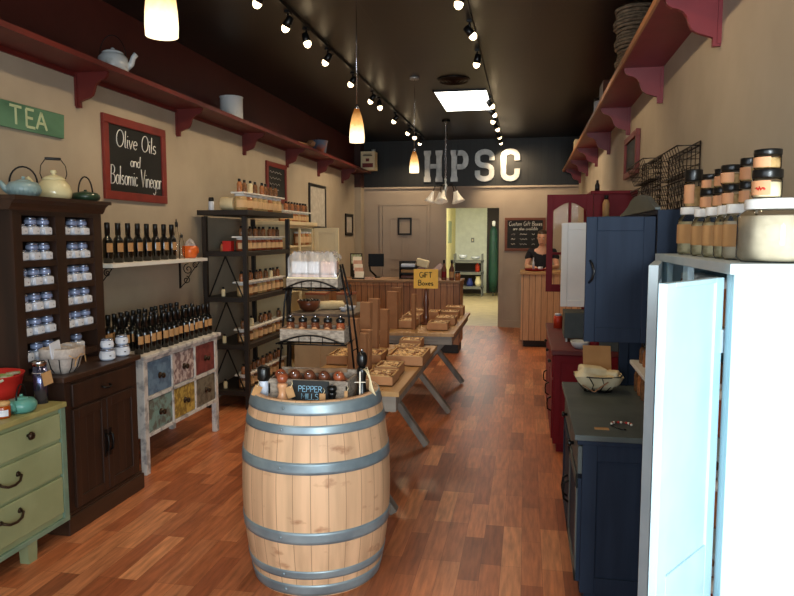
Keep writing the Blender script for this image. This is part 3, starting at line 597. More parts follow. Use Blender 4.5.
# ------------------------------------------------------------------ tiered basket rack and barrel come later; first the left hand furniture
# green dresser
t = thing('green_dresser', 'worn pale green three drawer dresser on short legs', 'dresser', (-2.6, 2.55, 0))
b = MB(); b.box(-2.85, -2.362, 2.0, 3.085, .13, .715); b.build('body', 'dresser_green', t, bevel=.004)
MB().box(-2.87, -2.34, 1.98, 3.095, .715, .742).build('top', 'dresser_top', t, bevel=.004)
MB().box(-2.862, -2.345, 1.99, 3.09, .108, .132).build('base_rail', 'dresser_edge', t, bevel=.003)
for a_, c_ in ((3.052, 3.088), (2.0, 2.03)): MB().box(-2.362, -2.346, a_, c_, .132, .715).build('side_stile', 'dresser_edge', t, bevel=.002)
for (x, y) in ((-2.39, 2.83), (-2.39, 2.15), (-2.82, 2.83), (-2.82, 2.15)):
    MB().prism([(y-.035, .115), (y+.035, .115), (y+.028, 0), (y-.028, 0)], 'yz', x-.025, x+.025).build('leg', 'dresser_green', t)
for k, (z0, z1) in enumerate(((.558, .692), (.372, .54), (.165, .356))):
    d = MB().box(-2.364, -2.345, 2.03, 3.045, z0, z1).build('drawer', 'dresser_green', t, bevel=.004)
    if k == 0:
        for y in (2.81, 2.27): MB().lathe([(.008, -2.345), (.009, -2.332), (.021, -2.326), (.017, -2.315), (.002, -2.311)], 14, (0, y, .643), 'x').build('knob', 'bronze', d)
    else:
        zc = .47 if k == 1 else .292
        for y in (2.675, 2.29):
            b = MB().tube([(-2.345, y-.06, zc-.004), (-2.322, y-.062, zc-.006), (-2.312, y-.04, zc-.016), (-2.31, y, zc-.02), (-2.312, y+.035, zc-.012), (-2.32, y+.055, zc+.008), (-2.345, y+.06, zc+.01)], .0065, 8)
            b.lathe([(.012, -2.345), (.01, -2.338)], 10, (0, y-.06, zc-.004), 'x').lathe([(.014, -2.345), (.01, -2.336)], 10, (0, y+.06, zc+.01), 'x'); b.build('handle', 'bronze', d)
Z = .742
# things on the dresser
t = thing('tea_tin', 'tall slim blue metal tin with string and kraft tag on the green dresser', 'tin', (-2.45, 3.045, Z))
MB().lathe([(.034, 0), (.034, .205)], 20, (-2.45, 3.045, Z)).build('body', 'steel_blue', t)
MB().lathe([(.035, .195), (.036, .215), (.032, .223), (.002, .225)], 20, (-2.45, 3.045, Z)).build('lid', 'chrome', t)
b = MB(); b.tube([(-2.45+.036*math.cos(k*PI/6), 3.045+.036*math.sin(k*PI/6), Z+.16) for k in range(12)], .002, 4, True); b.tube([(-2.416, 3.03, Z+.16), (-2.41, 3.035, Z+.15)], .002, 4); b.build('string', 'linen', t)
q = MB().box(-.002, .002, -.025, .025, -.05, .02); q.xf(Matrix.Translation((-2.408, 3.04, Z+.145)) @ Matrix.Rotation(.25, 4, 'X') @ Matrix.Rotation(-.4, 4, 'Z')); q.build('tag', 'label_kraft', t)
t = thing('red_bowl', 'red cloth basket filled with tea packets on the green dresser', 'basket', (-2.65, 2.925, Z))
MB().lathe([(.09, 0), (.125, .03), (.148, .10), (.16, .165), (.166, .167), (.162, .16), (.15, .13), (.12, .08), (.002, .07)], 24, (-2.65, 2.925, Z)).build('shell', 'red_fabric', t)
for i in range(14):
    a = i*2.4; r_ = .03+.012*(i % 6); q = MB().box(-.03, .03, -.022, .022, -.006, .006)
    q.xf(Matrix.Translation((-2.65+r_*math.cos(a)*1.5, 2.925+r_*math.sin(a)*1.5, Z+.125+.012*(i % 3))) @ Matrix.Rotation(a, 4, 'Z') @ Matrix.Rotation(.5*math.sin(i*1.7), 4, 'X'))
    tag(q.build('tea_packet', ['paper', 'cloth_cream', 'photo_green'][i % 3], None, loc=(-2.65+r_*math.cos(a)*1.5, 2.925+r_*math.sin(a)*1.5, Z+.125+.012*(i % 3))), 'small pale paper tea packet lying in the red cloth basket', 'tea packet', 'tea packets in the red basket')
def teapot(name, label, loc, r, h, m_, handle, spout, hh=.9, rz=0, ribs=False, hm='iron', knob=True, hw=.62):
    t = thing(name, label, 'teapot', loc, rz=rz); L0 = (0, 0, 0)
    b = MB().lathe([(r*.66, 0), (r*.9, h*.16), (r, h*.42), (r*.98, h*.68), (r*.8, h*.92), (r*.4, h)], 28); b.build('body', m_, t, world=False)
    if ribs:
        b = MB()
        for k in range(24):
            a = 2*PI*k/24; b.tube([(rr*math.cos(a), rr*math.sin(a), zz) for rr, zz in ((r*.9, h*.2), (r*1.0, h*.45), (r*.93, h*.7))], r*.03, 5)
        b.build('ribs', m_, t, world=False)
    b = MB().lathe([(r*.45, h*.97), (r*.42, h*1.04), (r*.2, h*1.1), (r*.05, h*1.12)], 24); b.build('lid', m_, t, world=False)
    if knob: MB().lathe([(r*.05, h*1.1), (r*.12, h*1.2), (r*.1, h*1.28), (.001, h*1.3)], 14).build('lid_knob', m_, t, world=False)
    s = spout; MB().tube([(-r*.8, 0, h*.4), (-r*1.04, 0, h*.55), (-r*1.18, 0, h*.78), (-r*1.3, 0, h*.96)], r*.22, 10, taper=[1.3, 1, .7, .55]).build('spout', m_, t, world=False)
    n = 13; pts = [(-math.cos(R(a))*r*hw, 0, h*.88+math.sin(R(a))*hh) for a in [180*k/(n-1) for k in range(n)]]; MB().tube(pts, r*.055, 7).build('handle', hm, t, world=False)
    return t
teapot('teapot', 'small teal cast iron teapot lying low on the green dresser', (-2.42, 2.87, Z), .07, .068, 'teapot_teal', 'iron', 1, .075, rz=R(100))
teapot('teapot', 'black cast iron teapot half hidden behind the honey jar', (-2.575, 2.73, Z), .055, .09, 'pot_black', 'iron', 1, .08, rz=R(100))
t = thing('honey_jar', 'glass jar of amber honey with white label on the green dresser', 'jar', (-2.425, 2.755, Z))
MB().lathe([(.030, 0), (.034, .01), (.034, .052), (.029, .062)], 20, (-2.425, 2.755, Z)).build('body', 'honey', t)
MB().lathe([(.031, .060), (.031, .078), (.002, .080)], 20, (-2.425, 2.755, Z)).build('lid', 'kraft_light', t)
def label_patch(r, z0, z1, a0, a1, c=(0, 0, 0), n=7):
    b = MB(); vs = []; fs = []
    for i in range(n):
        a = R(a0+(a1-a0)*i/(n-1)); vs += [(c[0]+r*math.cos(a), c[1]+r*math.sin(a), c[2]+z0), (c[0]+r*math.cos(a), c[1]+r*math.sin(a), c[2]+z1)]
    for i in range(n-1): fs.append((2*i, 2*i+2, 2*i+3, 2*i+1))
    return b.add(vs, fs, True)
label_patch(.0352, .012, .042, -110, -10, (-2.425, 2.755, Z)).build('label', 'label_white', t)

# dark hutch
t = thing('dark_hutch', 'dark brown hutch with cubby holes of white tins above two doors', 'hutch', (-2.65, 3.48, 0))
b = MB(); b.box(-2.9, -2.385, 3.14, 3.81, .09, .83); b.build('base_body', 'dark_wood', t)
MB().box(-2.93, -2.365, 3.11, 3.84, .83, .86).build('worktop', 'dark_wood_top', t, bevel=.006)
b = MB(); b.box(-2.91, -2.37, 3.115, 3.84, 0, .10).box(-2.905, -2.378, 3.125, 3.83, .10, .115); b.build('plinth', 'dark_wood_top', t, bevel=.005)
d = MB().box(-2.386, -2.372, 3.19, 3.765, .685, .81).build('drawer', 'dark_wood', t, bevel=.004)
MB().tube([(-2.372, 3.44, .745), (-2.352, 3.445, .738), (-2.35, 3.475, .73), (-2.352, 3.505, .738), (-2.372, 3.51, .745)], .006, 6).build('handle', 'iron', d)
for (y0, y1, hy) in ((3.185, 3.473, 3.455), (3.479, 3.77, 3.497)):
    d = MB().box(-2.386, -2.377, y0+.04, y1-.04, .18, .62).build('door', 'dark_wood', t)
    f = MB(); f.box(-2.386, -2.369, y0, y0+.045, .13, .67).box(-2.386, -2.369, y1-.045, y1, .13, .67).box(-2.386, -2.369, y0+.045, y1-.045, .13, .185).box(-2.386, -2.369, y0+.045, y1-.045, .615, .67); f.build('door_frame', 'dark_wood', d, bevel=.003)
    f = MB()
    for y in (y0+.112, y0+.178): f.box(-2.379, -2.3755, y-.002, y+.002, .185, .615)
    f.build('plank_bead', 'dark_wood_top', d)
    f = MB().tube([(-2.369, hy, .46), (-2.352, hy, .45), (-2.348, hy, .41), (-2.352, hy, .37), (-2.369, hy, .36)], .007, 6); f.box(-2.369, -2.365, hy-.012, hy+.012, .33, .49); f.build('handle', 'iron', d)
FX = -2.60
b = MB(); b.box(-2.93, FX-.015, 3.10, 3.148, .86, 1.745).box(-2.93, FX-.015, 3.75, 3.82, .86, 1.745).box(-2.93, -2.914, 3.148, 3.75, .86, 1.745).box(-2.914, FX-.015, 3.412, 3.493, .86, 1.708)
b.box(FX-.015, FX, 3.085, 3.148, .86, 1.745).box(FX-.015, FX, 3.412, 3.493, .86, 1.709).box(FX-.015, FX, 3.75, 3.83, .86, 1.745).box(FX-.015, FX, 3.148, 3.75, 1.709, 1.745)
rows = [1.605, 1.468, 1.331, 1.195, 1.062, .925]
for z in rows: b.box(-2.914, FX-.003, 3.148, 3.412, z-.034, z).box(-2.914, FX-.003, 3.493, 3.75, z-.034, z)
b.build('cubby_case', 'dark_wood', t)
b = MB()
b.prism([(FX, 1.735), (FX+.012, 1.75), (FX+.02, 1.77), (FX+.042, 1.79), (-2.96, 1.79), (-2.96, 1.735)], 'xz', 3.06, 3.85)
b.box(-2.97, FX+.05, 3.05, 3.87, 1.79, 1.81); b.build('crown', 'dark_wood_top', t)
# jars in the cubby holes
big = thing('tea_jar', '', 'jar'); MB().lathe([(.028, 0), (.036, .004), (.036, .042), (.03, .048)], 16, sq=6).build('body', 'jar_frost', big, world=False)
MB().lathe([(.029, .047), (.029, .060), (.002, .061)], 16).build('lid', 'jar_lid', big, world=False)
b = MB(); b.box(.0352, .0362, -.026, .022, .006, .040); b.build('label', 'label_white', big, world=False)
b = MB(); b.box(.0362, .0366, .006, .011, .019, .024); b.build('label_print', 'ink', [c for c in big.children if c.name.startswith('label')][0], world=False)
sml = thing('sample_jar', '', 'jar'); MB().lathe([(.022, 0), (.029, .004), (.029, .020), (.025, .025)], 16).build('body', 'jar_blue', sml, world=False)
MB().lathe([(.025, .024), (.026, .034), (.018, .039), (.002, .041)], 16).build('lid', 'jar_lid', sml, world=False)
PB, PS = Spread(big), Spread(sml)
RN = ['top', 'second', 'third', 'fourth', 'fifth', 'lowest']
for ri, z in enumerate(rows):
    for ci, ys in enumerate(((3.185, 3.278, 3.371), (3.53, 3.618, 3.706))):
        col = 'green dresser end' if ci == 0 else 'oil bottle end'
        for k, y in enumerate(ys):
            if ri == 5 and ci == 1 and k == 2: continue
            j = random.uniform(-.006, .006); where = '%s in the %s cubby row, %s' % (ORD[k], RN[ri], col)
            PB((-2.652, y+j*.5, z), 'white labelled jar, '+where, 'labelled jars in the dark hutch', scale=(1.1, 1.1, .95))
            if k == 0 and (ri < 2 or ri == 5): continue
            PS((-2.650, y+j*.5, z+.0582), 'small blue jar atop a white one, '+where, 'small blue jars stacked in the dark hutch', scale=(1.1, 1.1, 1))
# stacked pairs on the hutch worktop
bj = thing('preserve_jar', 'round jar', 'jar'); MB().lathe([(.036, 0), (.046, .012), (.048, .035), (.042, .058), (.036, .064)], 20).build('body', 'jar_frost', bj, world=False)
label_patch(.0485, .012, .05, -95, 5).build('label', 'label_white', bj, world=False); MB().lathe([(.039, .063), (.04, .078), (.002, .08)], 20).build('lid', 'jar_lid', bj, world=False)
b = MB().box(.0, .0105, -.0025, .0025, -.003, .003); b.xf(Matrix.Translation((.036, -.034, .034)) @ Matrix.Rotation(R(45), 4, 'Z')); b.build('label_print', 'ink', bj.children[1], world=False)
PJ = Spread(bj)
for y, w_ in ((3.635, 'beside the lined basket'), (3.785, 'at the oil bottle end')):
    PJ((-2.46, y, .86), 'round white jar at the foot of the worktop stack '+w_, 'jars on the hutch worktop', scale=(1.0, 1.0, .9))
    PJ((-2.46, y, .9325), 'smaller silver lidded jar atop the worktop stack '+w_, 'jars on the hutch worktop', scale=(.82, .82, .72))
# lined basket
t = thing('lined_basket', 'wire basket lined with grey linen and tied with string on the hutch', 'basket', (-2.475, 3.255, .86))
MB().lathe([(.05, 0), (.07, .03), (.085, .1), (.087, .12), (.082, .12), (.065, .04), (.002, .02)], 20, (-2.475, 3.255, .86), sq=5).build('liner', 'linen', t)
MB().lathe([(.089, .085), (.094, .09), (.093, .135), (.087, .14), (.085, .12)], 20, (-2.475, 3.255, .86), sq=5).build('folded_rim', 'linen', t)
b = MB()
for k in range(9):
    a = 2*PI*k/9+.3; q = (abs(math.cos(a))**5+abs(math.sin(a))**5)**(-.2)
    b.tube([(-2.475+r_*q*math.cos(a), 3.255+r_*q*math.sin(a), .86+z) for r_, z in ((.053, .004), (.073, .03), (.088, .085))], .003, 5)
b.build('wire', 'iron', t)
b = MB().tube([(-2.386, 3.19, .965), (-2.381, 3.24, .935), (-2.381, 3.28, .96), (-2.386, 3.32, .95), (-2.384, 3.325, .91)], .003, 5); b.tube([(-2.381, 3.24, .935), (-2.380, 3.225, .90)], .003, 5); b.build('string', 'kraft_light', t)
t = thing('gift_card', 'small white card standing in the linen lined basket', 'card', (-2.46, 3.19, .96)); q = MB().box(-.004, .004, -.038, .038, 0, .085); q.xf(Matrix.Translation((-2.46, 3.19, .955)) @ Matrix.Rotation(.18, 4, 'X')); q.build('sheet', 'label_white', t)
for k, y in enumerate((3.245, 3.29)):
    tag(MB().box(-2.50, -2.44, y, y+.04, .90, 1.0+.012*k).build('tea_packet', 'linen', None, loc=(-2.47, y+.02, .9)), 'grey packet standing in the lined basket, %s one from the white card' % ORD[k], 'tea packet', 'packets in the lined basket')
# teapots on the hutch
teapot('teapot', 'pale blue ribbed cast iron teapot with black hoop handle on the hutch top', (-2.70, 3.30, 1.81), .086, .088, 'teapot_blue', 'iron', 1, .088, rz=R(39), ribs=True, hw=.78)
t = thing('kettle', 'cream enamel kettle with black bail handle on the hutch top', 'kettle', (-2.70, 3.545, 1.81), rz=R(39)); t.scale = (.82, .82, .78)
MB().lathe([(.10, 0), (.112, .015), (.118, .06), (.105, .105), (.082, .135), (.072, .145)], 28).build('body', 'enamel_cream', t, world=False)
MB().lathe([(.076, .143), (.078, .150), (.06, .168), (.03, .18), (.014, .184), (.012, .19), (.022, .2), (.02, .216), (.002, .22)], 24).build('lid', 'enamel_cream', t, world=False)
MB().tube([(-.09, 0, .06), (-.125, 0, .085), (-.145, 0, .13), (-.165, 0, .16)], .022, 12, taper=[1.3, 1.05, .8, .7]).build('spout', 'enamel_cream', t, world=False)
MB().tube([(-.07, 0, .14), (-.085, 0, .19), (-.078, 0, .25), (-.05, 0, .295), (-.046, 0, .30), (.046, 0, .30), (.05, 0, .295), (.078, 0, .25), (.085, 0, .19), (.07, 0, .14)], .0035, 6).build('bail', 'iron', t, world=False)
MB().lathe([(.009, -.052), (.011, -.045), (.011, .045), (.009, .052)], 12, (0, 0, .30), 'x').build('grip', 'black_plastic', t, world=False)
teapot('teapot', 'squat dark green cast iron teapot with hoop handle on the hutch top', (-2.64, 3.745, 1.81), .084, .054, 'teapot_green', 'iron', 1, .10, rz=R(15), hw=.5)

# painted drawer chest
t = thing('drawer_chest', 'distressed white chest with six drawers in different faded colours', 'chest of drawers', (-2.7, 4.58, 0))
x1 = -2.475
b = MB(); b.box(-2.9, x1-.012, 4.045, 5.125, .25, .785); b.build('carcass', 'distressed_white', t)
b = MB(); b.box(-2.93, x1+.02, 4.01, 5.17, .785, .812); b.build('top', 'distressed_white', t, bevel=.005)
for (x, y) in ((x1-.018, 4.062), (x1-.018, 5.108), (-2.88, 4.062), (-2.88, 5.108)):
    MB().box(x-.02, x+.02, y-.025, y+.025, 0, .785).build('leg', 'distressed_white', t, bevel=.003)
b = MB(); ys = [4.087, 4.405, 4.418, 4.742, 4.755, 5.083]
for z0, z1 in ((.25, .275), (.50, .525), (.76, .785)): b.box(x1-.014, x1+.003, 4.087, 5.083, z0, z1)
for y in (4.405, 4.742): b.box(x1-.014, x1+.003, y, y+.02, .275, .76)
b.build('face_frame', 'distressed_white', t, bevel=.002)
names = [['drawer_blue', 'drawer_white', 'drawer_red'], ['drawer_teal', 'drawer_yellow', 'drawer_grey']]
for ri, (z0, z1) in enumerate(((.53, .755), (.28, .495))):
    for ci, (y0, y1) in enumerate(((4.09, 4.4), (4.43, 4.737), (4.767, 5.08))):
        d = MB().box(x1-.016, x1-.002, y0, y1, z0, z1).build('drawer', names[ri][ci], t, bevel=.004)
        d['label'] = names[ri][ci].split('_')[1]+' drawer with a bronze knob'
        yc, zc = (y0+y1)/2, (z0+z1)/2
        k = MB().lathe([(.024, x1-.002), (.022, x1+.004), (.009, x1+.006), (.009, x1+.018), (.02, x1+.024), (.018, x1+.034), (.002, x1+.038)], 16, (0, yc, zc), 'x'); k.build('knob', 'bronze', d)
# oil bottles
ob = thing('oil_bottle', '', 'bottle')
MB().lathe([(.027, 0), (.031, .006), (.031, .158), (.027, .176), (.0155, .192), (.0145, .25)], 14).build('body', 'oil_glass', ob, world=False)
MB().lathe([(.0165, .205), (.0172, .286), (.015, .292), (.002, .293)], 12).build('capsule', 'capsule', ob, world=False)
label_patch(.0318, .08, .145, -62, 18, n=7).build('label', 'label_kraft', ob, world=False)
OB = Spread(ob)
for rn, x, y0, n_ in (('front', -2.535, 4.10, 14), ('middle', -2.66, 4.07, 14), ('back', -2.80, 4.09, 14)):
    for k in range(n_):
        OB((x+random.uniform(-.008, .008), y0+k*.0765+random.uniform(-.004, .004), .812), 'dark oil bottle, %s from the hutch end, %s row on the coloured chest' % (ORD[k], rn), 'oil bottles on the coloured chest', rz=random.uniform(-.25, .25), scale=(1, 1, .84+(.02 if rn == 'back' else 0)))
# white wall shelf
t = thing('wall_shelf', 'small white shelf with scrolled iron brackets holding oil bottles', 'shelf', (WL, 4.9, 1.38))
MB().box(WL, -2.765, 4.18, 5.59, 1.382, 1.41).build('board', 'white_paint', t, bevel=.003)
def scroll(y):
    b = MB(); b.box(WL, WL+.008, y-.012, y+.012, 1.14, 1.382).box(WL, WL+.2, y-.012, y+.012, 1.374, 1.382)
    for (cx_, cz_, r_, s_) in ((.075, 1.31, .05, 1), (.055, 1.215, .035, -1), (.145, 1.345, .028, 1)):
        b.tube([(WL+.008+cx_+r_*(1-k/26)*math.cos(k*.42*s_+1.5), y, cz_+r_*(1-k/26)*math.sin(k*.42*s_+1.5)) for k in range(24)], .004, 5)
    b.tube([(WL+.01, y, 1.15), (WL+.06, y, 1.2), (WL+.12, y, 1.29), (WL+.19, y, 1.372)], .004, 5); b.build('iron_bracket', 'iron', t)
scroll(4.24); scroll(5.52)
for k in range(8):
    OB((-2.865, 4.285+k*.125, 1.41), 'dark oil bottle with kraft label, %s from the hutch end on the white shelf' % ORD[k], 'oil bottles on the white wall shelf', rz=-.1+.04*k, scale=(1.12, 1.12, .97))
for k, (y, s_) in enumerate(((5.25, 1.0), (5.33, .66))):
    t = thing('glass_cruet', ('taller' if k == 0 else 'shorter')+' slim clear glass bottle with dark stopper on the white shelf', 'bottle', (-2.87, y, 1.41), 'clear bottles on the white shelf')
    MB().lathe([(.022, 0), (.024, .01), (.022, .17*s_+.02), (.010, .22*s_+.02), (.009, .27*s_)], 14, (-2.87, y, 1.41)).build('body', 'jar_glass', t)
    MB().lathe([(.012, .265*s_), (.013, .30*s_), (.006, .31*s_), (.004, .33*s_)], 12, (-2.87, y, 1.41)).build('stopper', 'black_plastic', t)
t = thing('orange_cup', 'orange ceramic cup at the end of the white wall shelf', 'cup', (-2.875, 5.47, 1.41))
MB().lathe([(.045, 0), (.06, .02), (.066, .06), (.062, .105), (.058, .105), (.06, .06), (.04, .02), (.002, .015)], 22, (-2.875, 5.48, 1.41)).build('body', 'orange_glaze', t)
MB().tube([(-2.865, 5.535, 1.50), (-2.85, 5.575, 1.495), (-2.85, 5.58, 1.46), (-2.86, 5.54, 1.43)], .008, 7).build('handle', 'orange_glaze', t)
t = thing('plastic_bag', 'crumpled clear plastic bag standing in the orange cup', 'bag', (-2.875, 5.50, 1.47))
b = MB(); vs = [];n_ = 14
for j, (r_, z) in enumerate(((.045, 0), (.06, .04), (.062, .075), (.03, .10), (.004, .118))):
    for i in range(n_):
        a = 2*PI*i/n_; q = r_*(1+.25*math.sin(i*2.3+j*1.9)); vs.append((-2.875+q*.78*math.cos(a), 5.48+q*.78*math.sin(a), 1.45+z*(1+.1*math.sin(i*1.7))))
b.add(vs, [(j*n_+i, j*n_+(i+1) % n_, (j+1)*n_+(i+1) % n_, (j+1)*n_+i) for j in range(4) for i in range(n_)]); b.build('film', 'film', t)

# black shelf unit with spice jars
t = thing('shelf_unit', 'tall black open shelf unit filled with rows of spice jars', 'shelf unit', (-2.7, 6.38, 0))
levels = [.17, .60, 1.04, 1.46, 1.834]; X0, X1, Y0, Y1 = -2.92, -2.49, 5.80, 6.96
for x in (X0, X1-.04):
    for y in (Y0, Y1-.04): MB().box(x, x+.04, y, y+.04, 0, 1.78).build('post', 'black_wood', t)
for z in levels: MB().box(X0-(.03 if z > 1.8 else -.002), X1+(.03 if z > 1.8 else -.002), Y0-(.03 if z > 1.8 else -.002), Y1+(.03 if z > 1.8 else -.002), z-.045, z).build('shelf_board', 'black_wood', t, bevel=.003)
b = MB()
for z0, z1 in ((.17, .555), (.60, .995), (1.04, 1.415)):
    b.bar((X0+.05, Y0+.02, z0), ((X0+X1)/2, Y0+.02, z1), .006, .02, (0, 1, 0)).bar((X1-.05, Y0+.02, z0), ((X0+X1)/2, Y0+.02, z1), .006, .02, (0, 1, 0))
b.build('end_brace', 'iron', t)
protos = []
for i in range(4):
    p = thing('spice_jar', '', 'jar'); MB().lathe([(.034, 0), (.041, .006), (.041, .075), (.036, .09), (.034, .094)], 16).build('body', 'spice_%d' % i, p, world=False)
    MB().lathe([(.037, .093), (.037, .108), (.002, .109)], 12).build('lid', 'white_lid', p, world=False)
    label_patch(.0422, .02, .068, -105, 5, n=7).build('label', 'label_cream', p, world=False); protos.append(Spread(p))
sprotos = []
for i in range(3):
    p = thing('sample_bottle', '', 'bottle'); MB().lathe([(.017, 0), (.019, .004), (.019, .055), (.012, .068)], 10).build('body', ['spice_0', 'spice_3', 'cloth_cream'][i], p, world=False)
    MB().lathe([(.011, .066), (.011, .086), (.002, .087)], 10).build('cap', 'black_plastic', p, world=False); sprotos.append(Spread(p))
LN = ['lowest', 'second lowest', 'middle', 'second highest', 'top']
def spice_row(x, y0, n_, z, pitch, kinds, lab, grp):
    for k in range(n_): protos[kinds[k % len(kinds)]]((x+random.uniform(-.003, .003), y0+k*pitch, z), lab % ORD[k], grp, scale=(1.3, 1.3, 1.5))
for li, z in enumerate(levels):
    kinds = [[3, 2, 3, 0], [3, 3, 2, 0], [2, 3, 2, 2], [2, 0, 2, 2, 0], [0, 1, 0, 0], [0, 2, 0]][li]
    if li == 3: kinds = [1, 0, 1, 1]
    if li == 4: kinds = [2, 0, 2, 2]
    if li == 2: kinds = [2, 0, 3, 2, 2, 0]
    s_ = 1.28 if li < 4 else 1.5; zs = 1.12 if li < 4 else 1.4; hp_ = .109*zs; n_ = 9 if li < 4 else 8; pt_ = .118 if li < 4 else .13
    for k in range(n_):
        protos[kinds[k % len(kinds)]]((-2.60+random.uniform(-.003, .003), 5.94+k*pt_, z), 'square spice jar, %s from the near end, %s shelf of the black unit' % (ORD[k], LN[li]), 'spice jars on the black shelf unit', scale=(s_*.98, s_*.98, zs))
    tag(MB().box(-2.665, -2.535, 5.875, 6.94, z+hp_+.001, z+hp_+.016).build('display_plank', 'plank_white', None, loc=(-2.6, 6.4, z+hp_+.001), bevel=.002), 'white plank lying across the spice jars, %s shelf of the black unit' % LN[li], 'plank', 'white planks across the spice jars')
    for k in range(n_):
        if li == 1 and k % 4 == 3: continue
        sprotos[(k*2+li) % 3 if k % 4 == 2 else (k+li) % 2]((-2.60+random.uniform(-.012, .012), 5.92+k*pt_, z+hp_+.016), 'small black capped bottle above the plank, %s from the near end, %s shelf' % (ORD[k], LN[li]), 'small bottles standing on the white planks', scale=(1.25, 1.25, 1.1 if li < 4 else 1.4))
    if li != 4: sprotos[2 if li != 3 else 0]((-2.77, 5.90, z), 'single small bottle at the wall side near corner, %s shelf of the black unit' % LN[li], 'single bottles at the near end of the black unit')
t = thing('cream_canister', 'large round cream canister lying at the near end of the unit top', 'canister', (-2.70, 5.95, 1.834))
MB().lathe([(.03, -2.80), (.062, -2.785), (.064, -2.67), (.06, -2.66)], 22, (0, 5.955, 1.90), 'x').build('body', 'cream_paint', t)
t = thing('shaker_jar', 'lone shaker jar on the near corner of the black unit top', 'jar', (-2.86, 5.88, 1.834))
MB().lathe([(.024, 0), (.026, .005), (.026, .07), (.022, .085)], 12, (-2.86, 5.88, 1.834)).build('body', 'jar_frost', t); MB().lathe([(.024, .084), (.026, .105), (.02, .12), (.002, .121)], 12, (-2.86, 5.88, 1.834)).build('lid', 'black_plastic', t)
t = thing('red_box', 'small red box on the second highest shelf of the black unit', 'box', (-2.72, 5.9, 1.46)); MB().box(-2.755, -2.675, 5.87, 5.95, 1.46, 1.555).build('carton', 'red_fabric', t, bevel=.003)

# cream cupboard past the unit
t = thing('cream_cupboard', 'cream cupboard with its door open beyond the black shelf unit', 'cupboard', (-2.8, 7.75, 0))
x1 = -2.62
b = MB(); b.box(WL+.005, x1, 7.22, 7.24, 0, 1.72).box(WL+.005, x1, 8.20, 8.22, 0, 1.72).box(WL+.005, WL+.02, 7.24, 8.20, 0, 1.72)
for z in (.03, .5, .95, 1.47): b.box(WL+.02, x1-.02, 7.24, 8.20, z, z+.02)
b.box(x1-.02, x1, 7.24, 7.30, 0, 1.72).box(x1-.02, x1, 8.14, 8.2, 0, 1.72).box(x1-.02, x1, 7.66, 7.70, 0, 1.72).box(WL+.005, x1+.0, 7.24, 8.2, 1.69, 1.72); b.build('case', 'cream_paint', t)
MB().box(WL+.005, x1+.03, 7.18, 8.26, 1.72, 1.765).build('crown', 'cream_paint', t, bevel=.006)
d = MB().box(x1+.005, x1+.32, 8.205, 8.222, .95, 1.70).build('door', 'cream_paint', t)
f = MB(); f.box(x1+.005, x1+.055, 8.195, 8.206, .95, 1.70).box(x1+.27, x1+.32, 8.195, 8.206, .95, 1.70).box(x1+.055, x1+.27, 8.195, 8.206, 1.64, 1.70).box(x1+.055, x1+.27, 8.195, 8.206, .95, 1.01); f.build('door_frame', 'cream_paint', d, bevel=.003)
spice_row(-2.68, 7.76, 4, 1.49, .12, [0, 2], 'amber spice jar, %s from the near end, inside the cream cupboard', 'jars inside the cream cupboard')
for k in range(9): protos[[0, 0, 2][k % 3]]((-2.70, 7.3+k*.102, 1.765), 'orange spice jar, %s from the near end on top of the cream cupboard' % ORD[k], 'jars on top of the cream cupboard')
tag(MB().box(-2.76, -2.65, 7.24, 8.2, 1.874, 1.89).build('display_plank', 'plank_white', None, loc=(-2.7, 7.7, 1.874)), 'white plank across the jars on the cream cupboard top', 'plank')
for k in range(8): sprotos[(k % 2)]((-2.70, 7.42+k*.1, 1.89), 'small black capped bottle, %s from the near end above the cream cupboard plank' % ORD[k], 'small bottles above the cream cupboard', scale=(1.3, 1.3, 1.2))

# side cupboard with wooden bowls seen through the rack
t = thing('side_cupboard', 'low beige cupboard with a dark wooden top seen through the basket rack', 'cupboard', (-2.15, 7.2, 0))
MB().box(-2.42, -1.80, 6.85, 8.1, 0, .76).build('body', 'side_beige', t, bevel=.004); MB().box(-2.46, -1.76, 6.8, 8.15, .76, .79).build('top', 'grey_leg_wood', t, bevel=.004)
f = MB(); f.box(-2.38, -2.13, 6.838, 6.852, .06, .72).box(-2.09, -1.84, 6.838, 6.852, .06, .72); f.build('panel', 'side_beige', t, bevel=.004)
t = thing('wooden_bowl', 'dark wooden bowl of black berries on the side cupboard', 'bowl', (-2.30, 7.0, .79)); MB().lathe(bowlprof(.13, .12), 22, (-2.30, 7.0, .79)).build('shell', 'mill_walnut', t)
b = MB()
for i in range(22):
    a = i*2.4; r_ = .022*math.sqrt(i); b.lathe([(.001, -.02), (.014, -.014), (.02, 0), (.014, .014), (.001, .02)], 8, (-2.30+r_*math.cos(a), 7.0+r_*math.sin(a), .79+.115))
tag(b.build('berries', 'black_plastic', None, loc=(-2.30, 7.0, .89)), 'heap of black berries in the dark wooden bowl', 'berries', None, 'stuff')
t = thing('cloth_roll', 'rolled cream cloth lying behind the dark wooden bowl', 'cloth', (-2.08, 7.15, .79)); q = MB().lathe([(.02, -.15), (.045, -.14), (.05, 0), (.045, .12), (.02, .14)], 14, (0, 0, 0), 'x'); q.xf(Matrix.Translation((-2.1, 7.2, .842)) @ Matrix.Rotation(.5, 4, 'Z')); q.build('roll', 'cloth_cream', t)
for (x, y, w_, lab) in ((-2.34, 7.50, .13, 'behind the dark wooden bowl'), (-2.02, 7.58, .11, 'closer to the gift box table')):
    t = thing('wooden_box', 'small brown wooden box on the side cupboard, '+lab, 'box', (x, y, .79), 'wooden boxes on the side cupboard')
    MB().box(x-w_, x+w_*.7, y-.1, y+.1, .79, .93).build('body', 'crate_wood', t, bevel=.004); MB().box(x-w_-.006, x+w_*.7+.006, y-.106, y+.106, .93, .955).build('lid', 'mill_cherry', t, bevel=.003)
